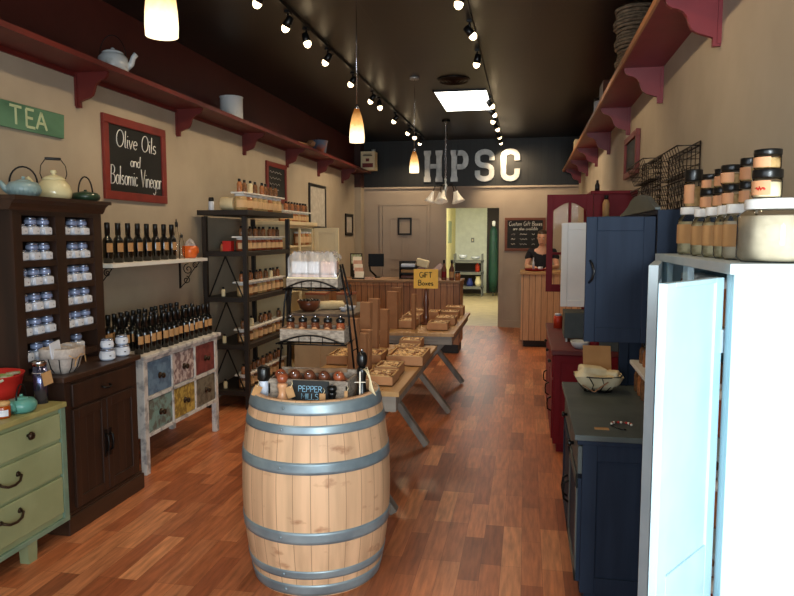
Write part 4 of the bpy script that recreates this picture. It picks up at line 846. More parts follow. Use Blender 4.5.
for k, (x, y) in enumerate(((-1.93, 7.05), (-1.88, 7.22), (-1.98, 7.3))):
    pot('glass_dish', 'small shiny glass dish on the side cupboard, %s from the front' % ORD[k], 'dish', (x, y, .79), bowlprof(.045, .045), 'jar_frost', 14)['group'] = 'glass dishes on the side cupboard'

# things on the left wall shelf
ZS = 2.716
t = thing('kettle', 'weathered pale enamel kettle on the dark red wall shelf', 'kettle', (-2.82, 4.36, ZS), rz=R(205)); t.scale = (.88, .88, .95) 
MB().lathe([(.085, 0), (.112, .015), (.118, .06), (.108, .11), (.082, .135), (.075, .14)], 26).build('body', 'enamel_white', t, world=False)
MB().lathe([(.078, .138), (.08, .146), (.05, .16), (.015, .166), (.015, .178), (.002, .182)], 22).build('lid', 'enamel_white', t, world=False)
MB().tube([(-.1, 0, .05), (-.135, 0, .075), (-.15, 0, .12), (-.172, 0, .145)], .022, 12, taper=[1.3, 1.05, .9, .95]).build('spout', 'enamel_white', t, world=False)
MB().tube([(-math.cos(R(a))*.095, 0, .12+math.sin(R(a))*.15) for a in range(0, 181, 15)], .0035, 6).build('bail', 'iron', t, world=False)
t = thing('enamel_pot', 'white enamel pot standing on the dark red wall shelf', 'pot', (-2.82, 6.28, ZS))
MB().lathe([(.10, 0), (.108, .01), (.108, .205), (.114, .21), (.114, .215), (.102, .215), (.1, .02), (.002, .015)], 26, (-2.82, 6.28, ZS)).build('body', 'enamel_white', t)
t = thing('metal_bucket', 'blue and rust coloured metal bucket on the dark red wall shelf', 'bucket', (-2.82, 9.1, ZS))
MB().lathe([(.09, 0), (.12, .17), (.125, .175), (.125, .182), (.115, .18), (.086, .01), (.002, .008)], 24, (-2.82, 9.1, ZS)).build('body', 'bucket_blue', t)
MB().tube([(-2.82, 9.1-.12*math.cos(R(a)), ZS+.17+.05*math.sin(R(a))) for a in range(0, 181, 20)], .004, 5).build('handle', 'iron', t)
t = thing('wooden_scoop', 'long handled wooden scoop lying beside the metal bucket', 'scoop', (-2.78, 8.6, ZS)); MB().tube([(-2.75, 8.05, ZS+.02), (-2.78, 8.5, ZS+.05), (-2.82, 8.72, ZS+.10)], .014, 8).build('handle', 'shelf_edge', t)
MB().lathe([(.02, .05), (.05, .07), (.06, .11), (.03, .14), (.002, .15)], 12, (-2.82, 8.75, ZS)).build('bowl', 'shelf_edge', t)
t = thing('printed_tin', 'cream tin with red printed panel at the far end of the shelf', 'tin', (-2.68, 11.5, ZS))
MB().box(-2.80, -2.555, 11.4, 11.62, ZS, 3.03).build('body', 'cream_paint', t, bevel=.006)
b = MB(); b.box(-2.77, -2.585, 11.395, 11.4, 2.76, 2.83).box(-2.71, -2.65, 11.395, 11.4, 2.86, 2.91); b.build('red_print', 'board_frame_red', t)
b = MB(); b.box(-2.76, -2.60, 11.395, 11.4, 2.95, 2.965).box(-2.75, -2.61, 11.395, 11.4, 2.975, 2.985); b.build('dark_print', 'ink', t); MB().cyl((-2.60, 11.5, 3.03), .035, .04, 14).build('cap', 'galvanised', t)

# ------------------------------------------------------------------ barrel
BX, BY = -.975, 3.06; H_ = .885
def br(z): u = (z-H_/2)/(H_/2); return .352-.055*abs(u)**2.1
t = thing('oak_barrel', 'large oak wine barrel with six grey steel hoops', 'barrel', (BX, BY, 0))
pr = [(br(H_*i/28)-(0 if 0 < i < 28 else .002), H_*i/28) for i in range(29)]
MB().lathe(pr+[(br(H_)-.026, H_), (br(H_)-.03, H_-.04)], 84, (0, 0, 0), caps=False).build('staves', 'staves', t, world=False)
MB().lathe([(.001, H_-.041), (br(H_)-.028, H_-.041)], 48, (0, 0, 0)).build('head', 'crate_wood', t, world=False)
for z0, z1 in ((.008, .062), (.093, .132), (.262, .317), (.575, .627), (.744, .784), (.826, .880)):
    q = [(br(z0+(z1-z0)*i/4)+.0035, z0+(z1-z0)*i/4) for i in range(5)]; q = [(q[0][0]-.006, z0)]+q+[(q[-1][0]-.006, z1)]
    h = MB().lathe(q, 84, caps=False).build('hoop', 'hoop_steel', t, world=False)
    rv = MB()
    for a in (-100,): rv.lathe([(.008, 0), (.006, .003), (.001, .0045)], 10, (0, 0, 0), 'z').xf(Matrix.Rotation(R(a), 4, 'Z') @ Matrix.Translation((br((z0+z1)/2)+.0035, 0, (z0+z1)/2)) @ Matrix.Rotation(R(90), 4, 'Y'), len(rv.v)-30)
    rv.build('rivet', 'hoop_steel', h, world=False)
HZ = H_-.04
# crate of mills
CX0, CX1, CY0, CY1 = -1.165, -.785, 2.93, 3.12
t = thing('mill_crate', 'weathered wooden crate of pepper mills standing on the barrel top', 'crate', (-.975, 3.02, HZ))
b = MB(); zt = HZ+.10
b.box(CX0, CX1, CY0, CY0+.012, HZ, zt).box(CX0, CX1, CY1-.012, CY1, HZ, zt+.02).box(CX0, CX0+.012, CY0, CY1, HZ, zt).box(CX1-.012, CX1, CY0, CY1, HZ, zt).box(CX0, CX1, CY0, CY1, HZ, HZ+.01); b.build('crate_body', 'weathered_crate', t, bevel=.002)
b = MB(); b.box(CX0-.002, CX1+.002, CY0-.003, CY0, zt-.022, zt).box(CX0-.002, CX1+.002, CY0-.003, CY0, HZ+.005, HZ+.03); b.build('slat', 'weathered_crate', t)
def mill(name, label, m_, loc, h, r, tilt=None, grp=None, knob='black_plastic'):
    t = thing(name, label, 'pepper mill', loc, grp)
    P = [(r*.95, 0), (r, h*.02), (r*.98, h*.16), (r*.72, h*.24), (r*.62, h*.36), (r*.70, h*.46), (r*.86, h*.56), (r*.80, h*.62), (r*.56, h*.655)]
    MB().lathe(P, 22).build('body', m_, t, world=False)
    MB().lathe([(r*.5, h*.655), (r*.78, h*.69), (r*.92, h*.77), (r*.88, h*.86), (r*.62, h*.93), (r*.2, h*.955)], 22).build('head', m_, t, world=False)
    MB().lathe([(r*.14, h*.95), (r*.22, h*.965), (r*.2, h*.99), (.001, h)], 12).build('knob', 'chrome', t, world=False)
    if tilt: t.rotation_euler = tilt
    return t
for k, (x, m_) in enumerate(((-1.115, 'mill_cherry'), (-1.045, 'mill_walnut'), (-.975, 'mill_walnut'), (-.905, 'mill_walnut'), (-.835, 'mill_cherry'))):
    mill('pepper_mill', ['reddish', 'dark', 'dark', 'dark', 'reddish'][k]+' wooden pepper mill lying in the crate on the barrel, %s along it' % ORD[k], m_, (x, 3.07, HZ+.052), .155, .028, (R(60), 0, 0), 'pepper mills lying in the crate')
t = thing('crate_lath', 'long wooden lath laid across the mills in the crate', 'lath', (-.96, 3.07, .97)); MB().bar((-1.12, 3.085, zt+.005), (-.83, 3.09, zt+.02), .014, .02).build('strip', 'crate_wood', t)
# chalk sign on the crate
t = thing('chalk_sign', 'small slate sign chalked pepper mills leaning on the barrel crate', 'sign', (-.95, 2.9, HZ))
q = MB().box(-.085, .085, -.004, .004, 0, .10); MT = Matrix.Translation((-.955, 2.905, HZ)) @ Matrix.Rotation(R(-9), 4, 'X'); q.xf(MT); q.build('slate', 'chalkboard', t)
b = MB(); stroke(b, 'PEPPER', lambda u, v: (u, -.006, .05+v), .026, .0016, center=True, maxw=.14); stroke(b, 'MILLS', lambda u, v: (u, -.006, .016+v), .026, .0016, center=True, maxw=.13); b.xf(MT); b.build('chalk_writing', 'chalk_blue', t)
mill('pepper_mill', 'pale beech pepper mill with reddish head in front of the crate', 'mill_beech', (-1.075, 2.875, HZ), .145, .028)
bpy.data.objects[[o.name for o in sc.objects if o.name.startswith('pepper_mill')][-1]].children[1].data.materials[0] = MATS['mill_cherry']
mill('pepper_mill', 'short black pepper mill beside the slate sign on the barrel', 'black_plastic', (-.845, 2.885, HZ), .095, .025)
mill('pepper_mill', 'tall black pepper mill at the gift table side of the barrel top', 'black_plastic', (-.735, 3.0, HZ), .24, .027)
t = thing('glass_mill', 'black and clear grinder at the spice shelf side of the barrel top', 'pepper mill', (-1.185, 2.93, HZ))
MB().lathe([(.022, 0), (.022, .085), (.018, .095)], 16, (-1.185, 2.93, HZ)).build('body', 'jar_frost', t); MB().lathe([(.026, .09), (.03, .10), (.03, .145), (.024, .155), (.002, .157)], 16, (-1.185, 2.93, HZ)).build('head', 'black_plastic', t)
def hang_tag(label, loc, rot, m_='label_kraft', w_=.028, h_=.035):
    t = thing('price_tag', label, 'tag', loc, 'kraft tags on the barrel top'); w_ *= .62; h_ *= .75; b = MB().box(-w_, w_, -.0015, .0015, -h_, h_); b.xf(Matrix.Rotation(rot[2], 4, 'Z') @ Matrix.Rotation(rot[1], 4, 'Y') @ Matrix.Rotation(rot[0], 4, 'X')); b.build('card', m_, t, world=False)
    MB().tube([(0, .003, h_*.7), (.008, .01, h_+.01), (.0, .02, h_+.02)], .0015, 4).build('string', 'cloth_cream', t, world=False)
hang_tag('kraft tag tied at the foot of the clear grinder', (-1.20, 2.88, HZ+.05), (R(-35), R(25), .3)); hang_tag('kraft tag beside the pale beech mill', (-1.035, 2.865, HZ+.055), (R(-15), R(-20), .2)); hang_tag('kraft tag between the slate sign and short black mill', (-.885, 2.868, HZ+.035), (R(-8), 0, .1), w_=.022, h_=.026)
hang_tag('kraft tag leaning near the crate end below the tall black mill', (-.785, 2.90, HZ+.04), (R(-8), 0, .1), w_=.012, h_=.03)
t = thing('raffia_bow', 'pale raffia bow hanging from the tall black pepper mill', 'bow', (-.715, 2.97, HZ+.12)); b = MB()
for k in range(9): b.tube([(-.722+.002*k, 2.967, HZ+.15), (-.70+.003*k, 2.955, HZ+.165-.012*k), (-.685+.002*k, 2.95, HZ+.12-.008*k), (-.69+.004*k, 2.95, HZ+.06-.003*k)], .0018, 4)
b.build('strands', 'cloth_cream', t)
t = thing('raffia_tie', 'white cord tied round the tall black pepper mill', 'cord', (-.735, 2.97, HZ+.1)); MB().bar((-.738, 2.968, HZ+.01), (-.736, 2.968, HZ+.14), .006, .003, (0, 1, 0)).bar((-.762, 2.968, HZ+.09), (-.71, 2.968, HZ+.092), .003, .006, (0, 1, 0)).build('strands', 'paper', t)

# wire rack behind the crate with two baskets
RX0, RX1 = -1.185, -.80
t = thing('wire_rack', 'black wrought wire display rack standing on the barrel behind the crate', 'rack', (-1.0, 3.2, HZ))
def rz(z): return (z-HZ)/.78
for s_, xb, xt in ((0, -1.20, -1.12), (1, -.80, -.872)):
    for y0, y1 in ((3.15, 3.13), (3.27, 3.17)):
        MB().tube([(xb, y0, HZ), (xb+(xt-xb)*.55, (y0+y1)/2, HZ+.43), (xt, y1, HZ+.62)], .005, 6).build('upright', 'iron', t)
b = MB()
for z, x0, x1, arch in ((1.085, -1.165, -.835, .045), (1.345, -1.13, -.865, .045)):
    yf = 3.07 if z < 1.2 else 3.08
    b.tube([(x0, yf, z), (x1, yf, z), (x1, 3.2, z), (x0, 3.2, z)], .004, 5, True)
    b.tube([(x0-.01+(x1-x0+.02)*i/12, yf-.008, z+arch*math.sin(PI*i/12)) for i in range(13)], .004, 5)
    for i in (2, 4, 6, 8, 10): b.tube([(x0-.01+(x1-x0+.02)*i/12, yf-.008, z), (x0-.01+(x1-x0+.02)*i/12, yf-.008, z+arch*math.sin(PI*i/12))], .002, 4)
    for xe in (x0, x1): b.tube([(xe, 3.2, z), (xe+(.02 if xe == x1 else -.02), 3.22, z+.02), (xe+(.03 if xe == x1 else -.03), 3.2, z-.03), (xe+(.015 if xe == x1 else -.015), 3.17, z-.04)], .003, 5)
b.build('tier_frame', 'iron', t)
def open_box(t, x0, x1, y0, y1, z0, zf, zb, m_, rim):
    b = MB(); s = .008
    b.box(x0, x1, y0, y0+s, z0, zf).box(x0, x1, y1-s, y1, z0, zb).box(x0, x1, y0, y1, z0, z0+s)
    for xa in (x0, x1-s): b.prism([(y0+s, z0+s), (y1-s, z0+s), (y1-s, zb), (y0+s, zf)], 'yz', xa, xa+s)
    b.build('box_body', m_, t)
    r = MB().tube([(x0+s/2, y0+s/2, zf), (x1-s/2, y0+s/2, zf), (x1-s/2, y1-s/2, zb), (x0+s/2, y1-s/2, zb)], .005, 5, True); r.build('rim', rim, t)
t = thing('display_basket', 'grey woven basket holding five grinders, middle tier of the rack', 'basket', (-1.0, 3.13, 1.09)); open_box(t, -1.16, -.84, 3.08, 3.19, 1.09, 1.155, 1.165, 'weathered_crate', 'crate_wood')
for k in range(5):
    x = -1.125+k*.063; g_ = thing('spice_grinder', 'black topped glass grinder, %s along the middle basket' % ORD[k], 'grinder', (x, 3.135, 1.098), 'grinders in the middle basket')
    MB().lathe([(.021, 0), (.023, .03), (.019, .088)], 14, (x, 3.135, 1.098)).build('body', 'mill_cherry' if k > 3 else 'mill_walnut', g_); MB().lathe([(.0195, .087), (.021, .092), (.021, .104), (.014, .110), (.002, .111)], 14, (x, 3.135, 1.098)).build('cap', 'black_plastic', g_); MB().lathe([(.008, .110), (.009, .117), (.002, .122)], 10, (x, 3.135, 1.098)).build('nut', 'chrome', g_)
    b_ = pot('wooden_egg', 'pale wooden knob in front of a grinder, %s along the middle basket' % ORD[k], 'knob', (x+.005, 3.105, 1.13), [(.012, 0), (.018, .008), (.019, .02), (.012, .032), (.001, .036)], 'mill_beech', 12); b_['group'] = 'wooden knobs in the middle basket'
t = thing('display_basket', 'grey woven basket with wrapped pink packages, top tier of the rack', 'basket', (-1.0, 3.13, 1.35)); open_box(t, -1.125, -.872, 3.085, 3.19, 1.35, 1.40, 1.44, 'weathered_crate', 'cloth_cream')
for k, (x, w_) in enumerate(((-1.065, .045), (-.995, .03), (-.925, .04))):
    for j in range(2):
        z = 1.36+j*.062; p = thing('wrapped_package', '%s wrapped package, %s along the top basket' % (['lower', 'upper'][j], ORD[k]), 'package', (x, 3.13, z), 'packages in the top basket')
        MB().box(x-w_*.9, x+w_*.9, 3.10, 3.175, z, z+.058).build('body', 'package_pink' if (j == 0 or k == 2) else 'plastic_film', p, bevel=.006)
t = thing('plastic_wrap', 'shiny clear plastic wrap crumpled over the top basket packages', 'plastic wrap', (-1.0, 3.13, 1.42))
vs = []; nx_ = 26; ny_ = 8
def wr(i, j):
    x = -1.118+.24*i/(nx_-1); y = 3.088+.095*j/(ny_-1); e = min(i, nx_-1-i)/3; f_ = min(1, e)
    z = 1.492+.028*f_+.005*math.sin(i*1.9+j*2.7)+.007*math.sin(i*.7-j*1.3)
    return (x, y+.004*math.sin(i*1.3), z)
for j in range(ny_):
    for i in range(nx_): vs.append(wr(i, j))
for i in range(nx_): x, y, z = wr(i, 0); vs.append((x, 3.088+.002*math.sin(i*2.1), 1.405))
fs = [(j*nx_+i, j*nx_+i+1, (j+1)*nx_+i+1, (j+1)*nx_+i) for j in range(ny_-1) for i in range(nx_-1)]+[(i, ny_*nx_+i, ny_*nx_+i+1, i+1) for i in range(nx_-1)]
MB().add(vs, fs, True).build('film', 'film', t)

# ------------------------------------------------------------------ gift tables
def trestle_table(label, x0, x1, y0, y1, ty, apr):
    t = thing('trestle_table', label, 'table', ((x0+x1)/2, (y0+y1)/2, 0), 'x legged gift tables')
    b = MB(); n_ = 6; w_ = (x1-x0)/n_
    for k in range(n_): b.box(x0+k*w_+.001, x0+(k+1)*w_-.001, y0, y1, .722, .75)
    b.build('top', 'table_oak', t, bevel=.002)
    b = MB(); b.box(x0+.03, x1-.02, y0+.012, y0+.08, .65 if apr else .635, .722).box(x0+.03, x1-.02, y1-.08, y1-.05, .66, .722).box(x0+.03, x0+.055, y0+.08, y1-.08, .66, .722).box(x1-.045, x1-.02, y0+.08, y1-.08, .66, .722)
    if apr: b.box(x0+.1, x1-.14, y0+.006, y0+.012, .672, .69)
    b.build('apron', 'grey_wood', t, bevel=.002)
    for y in ty:
        MB().bar((x0+.10, y, .70), (x1-.05, y, .02), .045, .075, (0, 1, 0)).build('leg', 'grey_leg_wood', t, bevel=.003)
        MB().bar((x1-.06, y+.05, .70), (x0, y+.05, .02), .045, .075, (0, 1, 0)).build('leg', 'grey_leg_wood', t, bevel=.003)
    MB().bar(((x0+x1)/2, ty[0], .36), ((x0+x1)/2, ty[1]+.05, .36), .04, .06).build('stretcher', 'grey_leg_wood', t)
    return t
trestle_table('wooden X-legged table of gift boxes nearest the oak barrel', -1.30, -.672, 3.59, 5.2, (3.72, 5.0), False)
trestle_table('wooden X-legged table with grey apron nearest the pine counter', -1.30, -.61, 5.86, 7.6, (6.0, 7.27), True)
def tray(label, x0, x1, y0, y1, z, h, group, seed):
    t = thing('gift_box', label, 'gift box', ((x0+x1)/2, (y0+y1)/2, z), group)
    b = MB(); s = .006
    b.box(x0, x1, y0, y0+s, z, z+h).box(x0, x1, y1-s, y1, z, z+h).box(x0, x0+s, y0+s, y1-s, z, z+h).box(x1-s, x1, y0+s, y1-s, z, z+h).box(x0, x1, y0, y1, z, z+s); b.build('tray', 'kraft', t)
    rr = random.Random(seed); f = MB()
    f.box(x0+s, x1-s, y0+s, y1-s, z+s, z+h*.72)
    for k in range(int((x1-x0)*(y1-y0)*900)+5):
        px, py = rr.uniform(x0+.03, x1-.03), rr.uniform(y0+.03, y1-.03); a = rr.uniform(0, PI); L_ = rr.uniform(.012, .024)
        f.bar((px-L_*math.cos(a), py-L_*math.sin(a), z+h*.78), (px+L_*math.cos(a), py+L_*math.sin(a), z+h*.86+rr.uniform(0, .008)), .018, .012)
    f.build('contents', 'gift_fill', t)
    b = MB(); b.box(x0, x1, y0, y0+.012, z+h, z+h+.004).box(x0, x1, y1-.012, y1, z+h, z+h+.004).box(x0, x0+.012, y0, y1, z+h, z+h+.004).box(x1-.012, x1, y0, y1, z+h, z+h+.004); b.build('lid_rim', 'kraft_light', t)
    return t
TZ = .75
N1, N2 = 'gift boxes on the table near the barrel', 'gift boxes on the table near the counter'
tray('small kraft gift box at the barrel end of the near table, lower of two', -.90, -.735, 3.72, 3.93, TZ, .055, N1, 1); tray('small kraft gift box just behind the front one on the near table', -.895, -.745, 3.97, 4.17, TZ, .06, N1, 2)
tray('big square kraft gift box in the middle of the near table', -.895, -.655, 4.33, 4.70, TZ, .065, N1, 3)
tray('kraft gift box behind the big square one on the near table, lower', -.93, -.765, 4.80, 4.97, TZ, .045, N1, 4); tray('kraft gift box at the far end of the near table', -.935, -.77, 5.0, 5.17, TZ, .065, N1, 5)
tray('kraft gift box beside the upright sleeves in the middle of the near table', -1.13, -.94, 4.36, 4.60, TZ, .06, N1, 14); tray('kraft gift box at the rack side edge of the near table', -1.29, -1.15, 4.28, 4.60, TZ, .06, N1, 15)
k = 6
for (x0, x1, y0, y1, z, h, lab) in ((-1.165, -1.0, 6.13, 6.36, TZ, .07, 'front corner beside the sign post'), (-1.16, -1.0, 6.42, 6.66, TZ, .085, 'second behind the front corner box'), (-1.15, -.99, 6.75, 6.98, TZ, .10, 'third behind the front corner box'), (-.965, -.86, 6.72, 6.95, TZ, .09, 'just behind the sign post'),
      (-.875, -.69, 6.05, 6.28, TZ, .065, 'front by the aisle edge'), (-.85, -.66, 6.42, 6.66, TZ, .07, 'second from the front by the aisle edge'), (-.86, -.68, 6.9, 7.1, TZ, .075, 'third from the front by the aisle edge'), (-.85, -.66, 7.25, 7.48, TZ, .085, 'last by the aisle edge')):
    tray('kraft gift box on the far table, '+lab, x0, x1, y0, y1, z, h, N2, k); k += 1
for k, (x, y, w_, h, tl) in enumerate(((-.985, 3.80, .06, .37, 'tall'), (-.955, 3.90, .06, .27, 'shorter'), (-.965, 4.05, .06, .27, 'low'), (-1.02, 4.26, .075, .42, 'tallest'), (-1.07, 4.72, .075, .40, 'tall narrow'), (-1.06, 5.05, .065, .29, 'last'))):
    t = thing('kraft_sleeve', tl+' upright kraft cardboard sleeve, %s from the barrel on the near table' % ORD[k], 'cardboard box', (x, y, TZ), 'upright kraft sleeves')
    b = MB().box(-w_/2, w_/2, -.018, .018, 0, h); b.build('sleeve', 'kraft_dark', t, world=False, bevel=.002); MB().box(-w_/2-.001, w_/2+.001, -.019, .019, h, h+.005).build('top_fold', 'kraft', t, world=False); t.rotation_euler = (R(-2), 0, R(-18))
for k, (x, y, w_, h) in enumerate(((-1.20, 6.1, .10, .34), (-1.21, 6.35, .1, .36), (-1.0, 6.08, .035, .32))):
    t = thing('kraft_sleeve', 'upright kraft cardboard sleeve on the far table, %s from its front' % ORD[k], 'cardboard box', (x, y, TZ), 'upright kraft sleeves'); MB().box(-w_/2, w_/2, -.018, .018, 0, h).build('sleeve', 'kraft_dark', t, world=False, bevel=.002); MB().box(-w_/2-.001, w_/2+.001, -.019, .019, h, h+.005).build('top_fold', 'kraft', t, world=False); t.rotation_euler.z = R(-15)
t = thing('gift_sign', 'yellow card sign reading Gift Boxes on a carved wooden post', 'sign', (-.945, 6.45, TZ))
MB().lathe([(.05, 0), (.05, .015), (.022, .03), (.03, .08), (.02, .14), (.032, .2), (.022, .28), (.018, .33), (.01, .35)], 14, (-.945, 6.46, TZ)).build('post', 'mill_walnut', t)
MB().box(-1.06, -.825, 6.425, 6.432, 1.10, 1.285).build('card', 'sign_yellow', t)
b = MB(); stroke(b, 'GIFT', lambda u, v: (-.943+u, 6.421, 1.205+v), .05, .0035, center=True, maxw=.14); stroke(b, 'Boxes', lambda u, v: (-.943+u, 6.421, 1.13+v), .05, .0035, center=True, maxw=.17); b.build('lettering', 'ink', t)

# ------------------------------------------------------------------ pine counter at the back
t = thing('pine_counter', 'long pine board counter with a dark top rail at the back', 'counter', (-1.9, 9.4, 0))
MB().box(WL+.003, -.885, 9.13, 9.7, .13, .93).build('front', 'pine_boards', t); MB().box(WL+.003, -.90, 9.2, 9.65, 0, .13).build('plinth', 'black_wood', t)
b = MB(); b.box(WL+.003, -.865, 9.10, 9.74, .965, 1.0); b.build('top', 'crate_wood', t, bevel=.006); MB().box(WL+.003, -.875, 9.11, 9.72, .92, .965).build('rail', 'pine_boards', t, bevel=.004)
b = MB()
for x in (-.925,): b.box(x, -.875, 9.115, 9.13, .13, .92)
b.build('corner_post', 'pine_boards', t)
C1 = 1.0
t = thing('brochure_stand', 'stand of pale brochures leaning on the pine counter', 'brochure stand', (-2.33, 9.3, C1))
for k in range(5):
    y = 9.24+k*.05; z = C1+.02+k*.05; b = MB(); b.box(-.065, .065, -.003, .003, 0, .09); b.xf(Matrix.Translation((-2.30-k*.02, y, z)) @ Matrix.Rotation(R(-20), 4, 'X')); b.build('brochure', 'photo_green' if 0 else ('package_pink' if k % 2 else 'paper'), t)
MB().box(-2.40, -2.22, 9.22, 9.52, C1, C1+.02).build('base', 'black_wood', t); MB().bar((-2.34, 9.5, C1), (-2.38, 9.54, C1+.27), .1, .01, (0, 1, 0)).build('back', 'black_wood', t)
t = thing('photo_frame', 'black framed green photo card standing behind the brochures', 'frame', (-2.42, 9.6, C1)); MB().box(-2.52, -2.34, 9.6, 9.615, C1+.01, C1+.35).build('frame', 'black_plastic', t); MB().box(-2.505, -2.355, 9.595, 9.601, C1+.2, C1+.335).build('photo', 'photo_green', t); MB().box(-2.5, -2.36, 9.6, 9.66, C1, C1+.012).build('foot', 'black_plastic', t)
t = thing('monitor', 'black flat monitor on a curved arm over the pine counter', 'monitor', (-2.15, 9.5, C1))
q = MB().box(-.11, .11, -.015, .015, -.09, .09); q.xf(Matrix.Translation((-2.09, 9.4, C1+.26)) @ Matrix.Rotation(.15, 4, 'Z')); q.build('screen', 'screen_black', t, bevel=.004)
MB().tube([(-2.13, 9.6, C1+.015), (-2.22, 9.6, C1+.10), (-2.23, 9.55, C1+.22), (-2.15, 9.44, C1+.28), (-2.10, 9.42, C1+.26)], .014, 8).build('arm', 'black_plastic', t); MB().cyl((-2.13, 9.6, C1), .06, .018, 16).build('base', 'black_plastic', t)
t = thing('paper_pad', 'small pale pad lying on the counter by the monitor', 'pad', (-2.15, 9.2, C1)); MB().box(-2.2, -2.08, 9.16, 9.28, C1, C1+.03).build('sheets', 'package_pink', t)
t = thing('wire_basket', 'dark countertop rack holding small packets beside the sign', 'rack', (-1.62, 9.4, C1))
b = MB()
for x in (-1.74, -1.50): b.box(x, x+.008, 9.3, 9.5, C1, C1+.25)
for z in (C1, C1+.08, C1+.16): b.box(-1.74, -1.492, 9.3, 9.5, z, z+.008)
b.box(-1.74, -1.492, 9.49, 9.5, C1, C1+.25); b.build('frame', 'black_wood', t)
for i in range(3):
    tag(MB().box(-1.72, -1.52, 9.32, 9.46, C1+.01+.08*i, C1+.055+.08*i).build('snack_packet', ['mill_walnut', 'label_kraft', 'jar_frost'][i], None, loc=(-1.62, 9.4, C1+.01+.08*i), bevel=.01), '%s packet in the dark countertop rack, %s one up' % (['brown', 'kraft', 'pale'][i], ORD[i]), 'packet', 'packets in the countertop rack')
t = thing('cellophane_gift', 'cream cellophane wrapped gift propped on the countertop rack', 'gift', (-1.42, 9.35, C1+.15)); q = MB().box(-.09, .09, -.04, .04, -.05, .06); q.xf(Matrix.Translation((-1.42, 9.35, C1+.22)) @ Matrix.Rotation(.25, 4, 'Y')); q.build('body', 'cloth_cream', t, bevel=.02)
MB().box(-1.48, -1.37, 9.3, 9.4, C1, C1+.165).build('stand', 'mill_walnut', t)
t = thing('leaflet', 'pale pink leaflet standing aslant on the pine counter', 'leaflet', (-1.24, 9.3, C1)); q = MB().box(-.035, .035, -.004, .004, -.12, .13); q.xf(Matrix.Translation((-1.24, 9.3, C1+.12)) @ Matrix.Rotation(R(48), 4, 'Y')); q.build('sheet', 'package_pink', t)
for k, x in enumerate((-1.10, -.995)):
    t = thing('syrup_bottle', 'dark amber glass bottle on the counter end, %s from the sign' % ORD[k], 'bottle', (x, 9.2, C1), 'amber bottles on the counter'); MB().lathe([(.034, 0), (.036, .01), (.036, .15), (.014, .2), (.013, .235)], 16, (x, 9.2, C1)).build('body', 'mill_walnut', t); MB().lathe([(.016, .23), (.017, .275), (.002, .277)], 12, (x, 9.2, C1)).build('cap', 'black_plastic', t); label_patch(.0368, .04, .12, -140, -40, (x, 9.2, C1)).build('label', 'label_kraft' if k else 'burgundy', t)
t = thing('syrup_jar', 'short amber jar with dark lid at the very end of the counter', 'jar', (-.915, 9.2, C1)); MB().lathe([(.036, 0), (.038, .08), (.03, .095)], 16, (-.915, 9.2, C1)).build('body', 'spice_0', t); MB().lathe([(.032, .094), (.032, .12), (.002, .121)], 14, (-.915, 9.2, C1)).build('lid', 'black_plastic', t)

# pine work cabinet with the person
t = thing('pine_cabinet', 'light pine boarded work cabinet on a dark recessed base', 'cabinet', (.3, 10.2, 0))
MB().box(-.07, .75, 9.9, 10.55, .10, 1.05).build('body', 'pine_boards_light', t); MB().box(-.09, .77, 9.88, 10.58, 1.05, 1.09).build('top', 'table_oak', t, bevel=.004); MB().box(-.03, .72, 9.96, 10.5, 0, .10).build('plinth', 'black_wood', t)
t = thing('red_tray', 'round red tray of small goods on the pine work cabinet', 'tray', (.11, 10.12, 1.09)); MB().lathe([(.10, 0), (.15, .01), (.16, .035), (.15, .035), (.13, .015), (.002, .012)], 24, (.13, 10.15, 1.09)).build('dish', 'red_plastic', t); t.children[0].data.materials[0] = MATS['burgundy']
t = thing('white_tub', 'small white tub on the red tray', 'tub', (.2, 10.1, 1.105)); MB().lathe([(.03, 0), (.036, .05), (.002, .051)], 14, (.2, 10.12, 1.105)).build('body', 'label_white', t)
t = thing('slim_bottle', 'slim dark bottle on the red tray before the person', 'bottle', (.1, 10.13, 1.105)); MB().lathe([(.018, 0), (.018, .1), (.008, .14), (.008, .19)], 12, (.1, 10.13, 1.105)).build('body', 'jar_frost', t); MB().lathe([(.011, .185), (.011, .21)], 10, (.1, 10.13, 1.105)).build('cap', 'black_plastic', t)

def skin_mesh(name, verts, edges, radii, mt, parent, sub=2, root=0):
    me = bpy.data.meshes.new(name); off = Vector(parent.location); me.from_pydata([Vector(v)-off for v in verts], edges, []); me.materials.append(MATS[mt])
    o = bpy.data.objects.new(name, me); COL.objects.link(o); o.parent = parent
    s = o.modifiers.new('skin', 'SKIN'); s.use_smooth_shade = True
    lay = me.skin_vertices[0].data if me.skin_vertices else None
    if lay is None:
        bpy.context.view_layer.objects.active = o; bpy.ops.mesh.customdata_skin_add() if hasattr(bpy.ops.mesh, 'customdata_skin_add') else None; lay = me.skin_vertices[0].data
    for i, r in enumerate(radii): lay[i].radius = r if isinstance(r, tuple) else (r, r)
    lay[root].use_root = True
    q = o.modifiers.new('sub', 'SUBSURF'); q.levels = sub; q.render_levels = sub
    return o
px, py = .235, 10.84
pt = thing('person', 'person in a dark V-neck shirt looking down behind the pine cabinet', 'person', (px, py, 0))
V = [(0, 0, .95), (0, 0, 1.08), (0, -.01, 1.22), (0, -.02, 1.34), (0, -.03, 1.41), (0, -.06, 1.47),              # 0 pelvis..5 neck top
     (-.17, -.01, 1.355), (-.235, -.05, 1.12), (-.15, -.30, 1.13), (-.11, -.38, 1.125),                        # 6.. arm L
     (.17, -.01, 1.355), (.235, -.05, 1.12), (.13, -.30, 1.13), (.08, -.38, 1.125),
     (-.09, 0, .90), (-.10, -.01, .50), (-.10, .02, .09), (-.10, -.12, .035), (.09, 0, .90), (.10, -.01, .50), (.10, .02, .09), (.10, -.12, .035)]
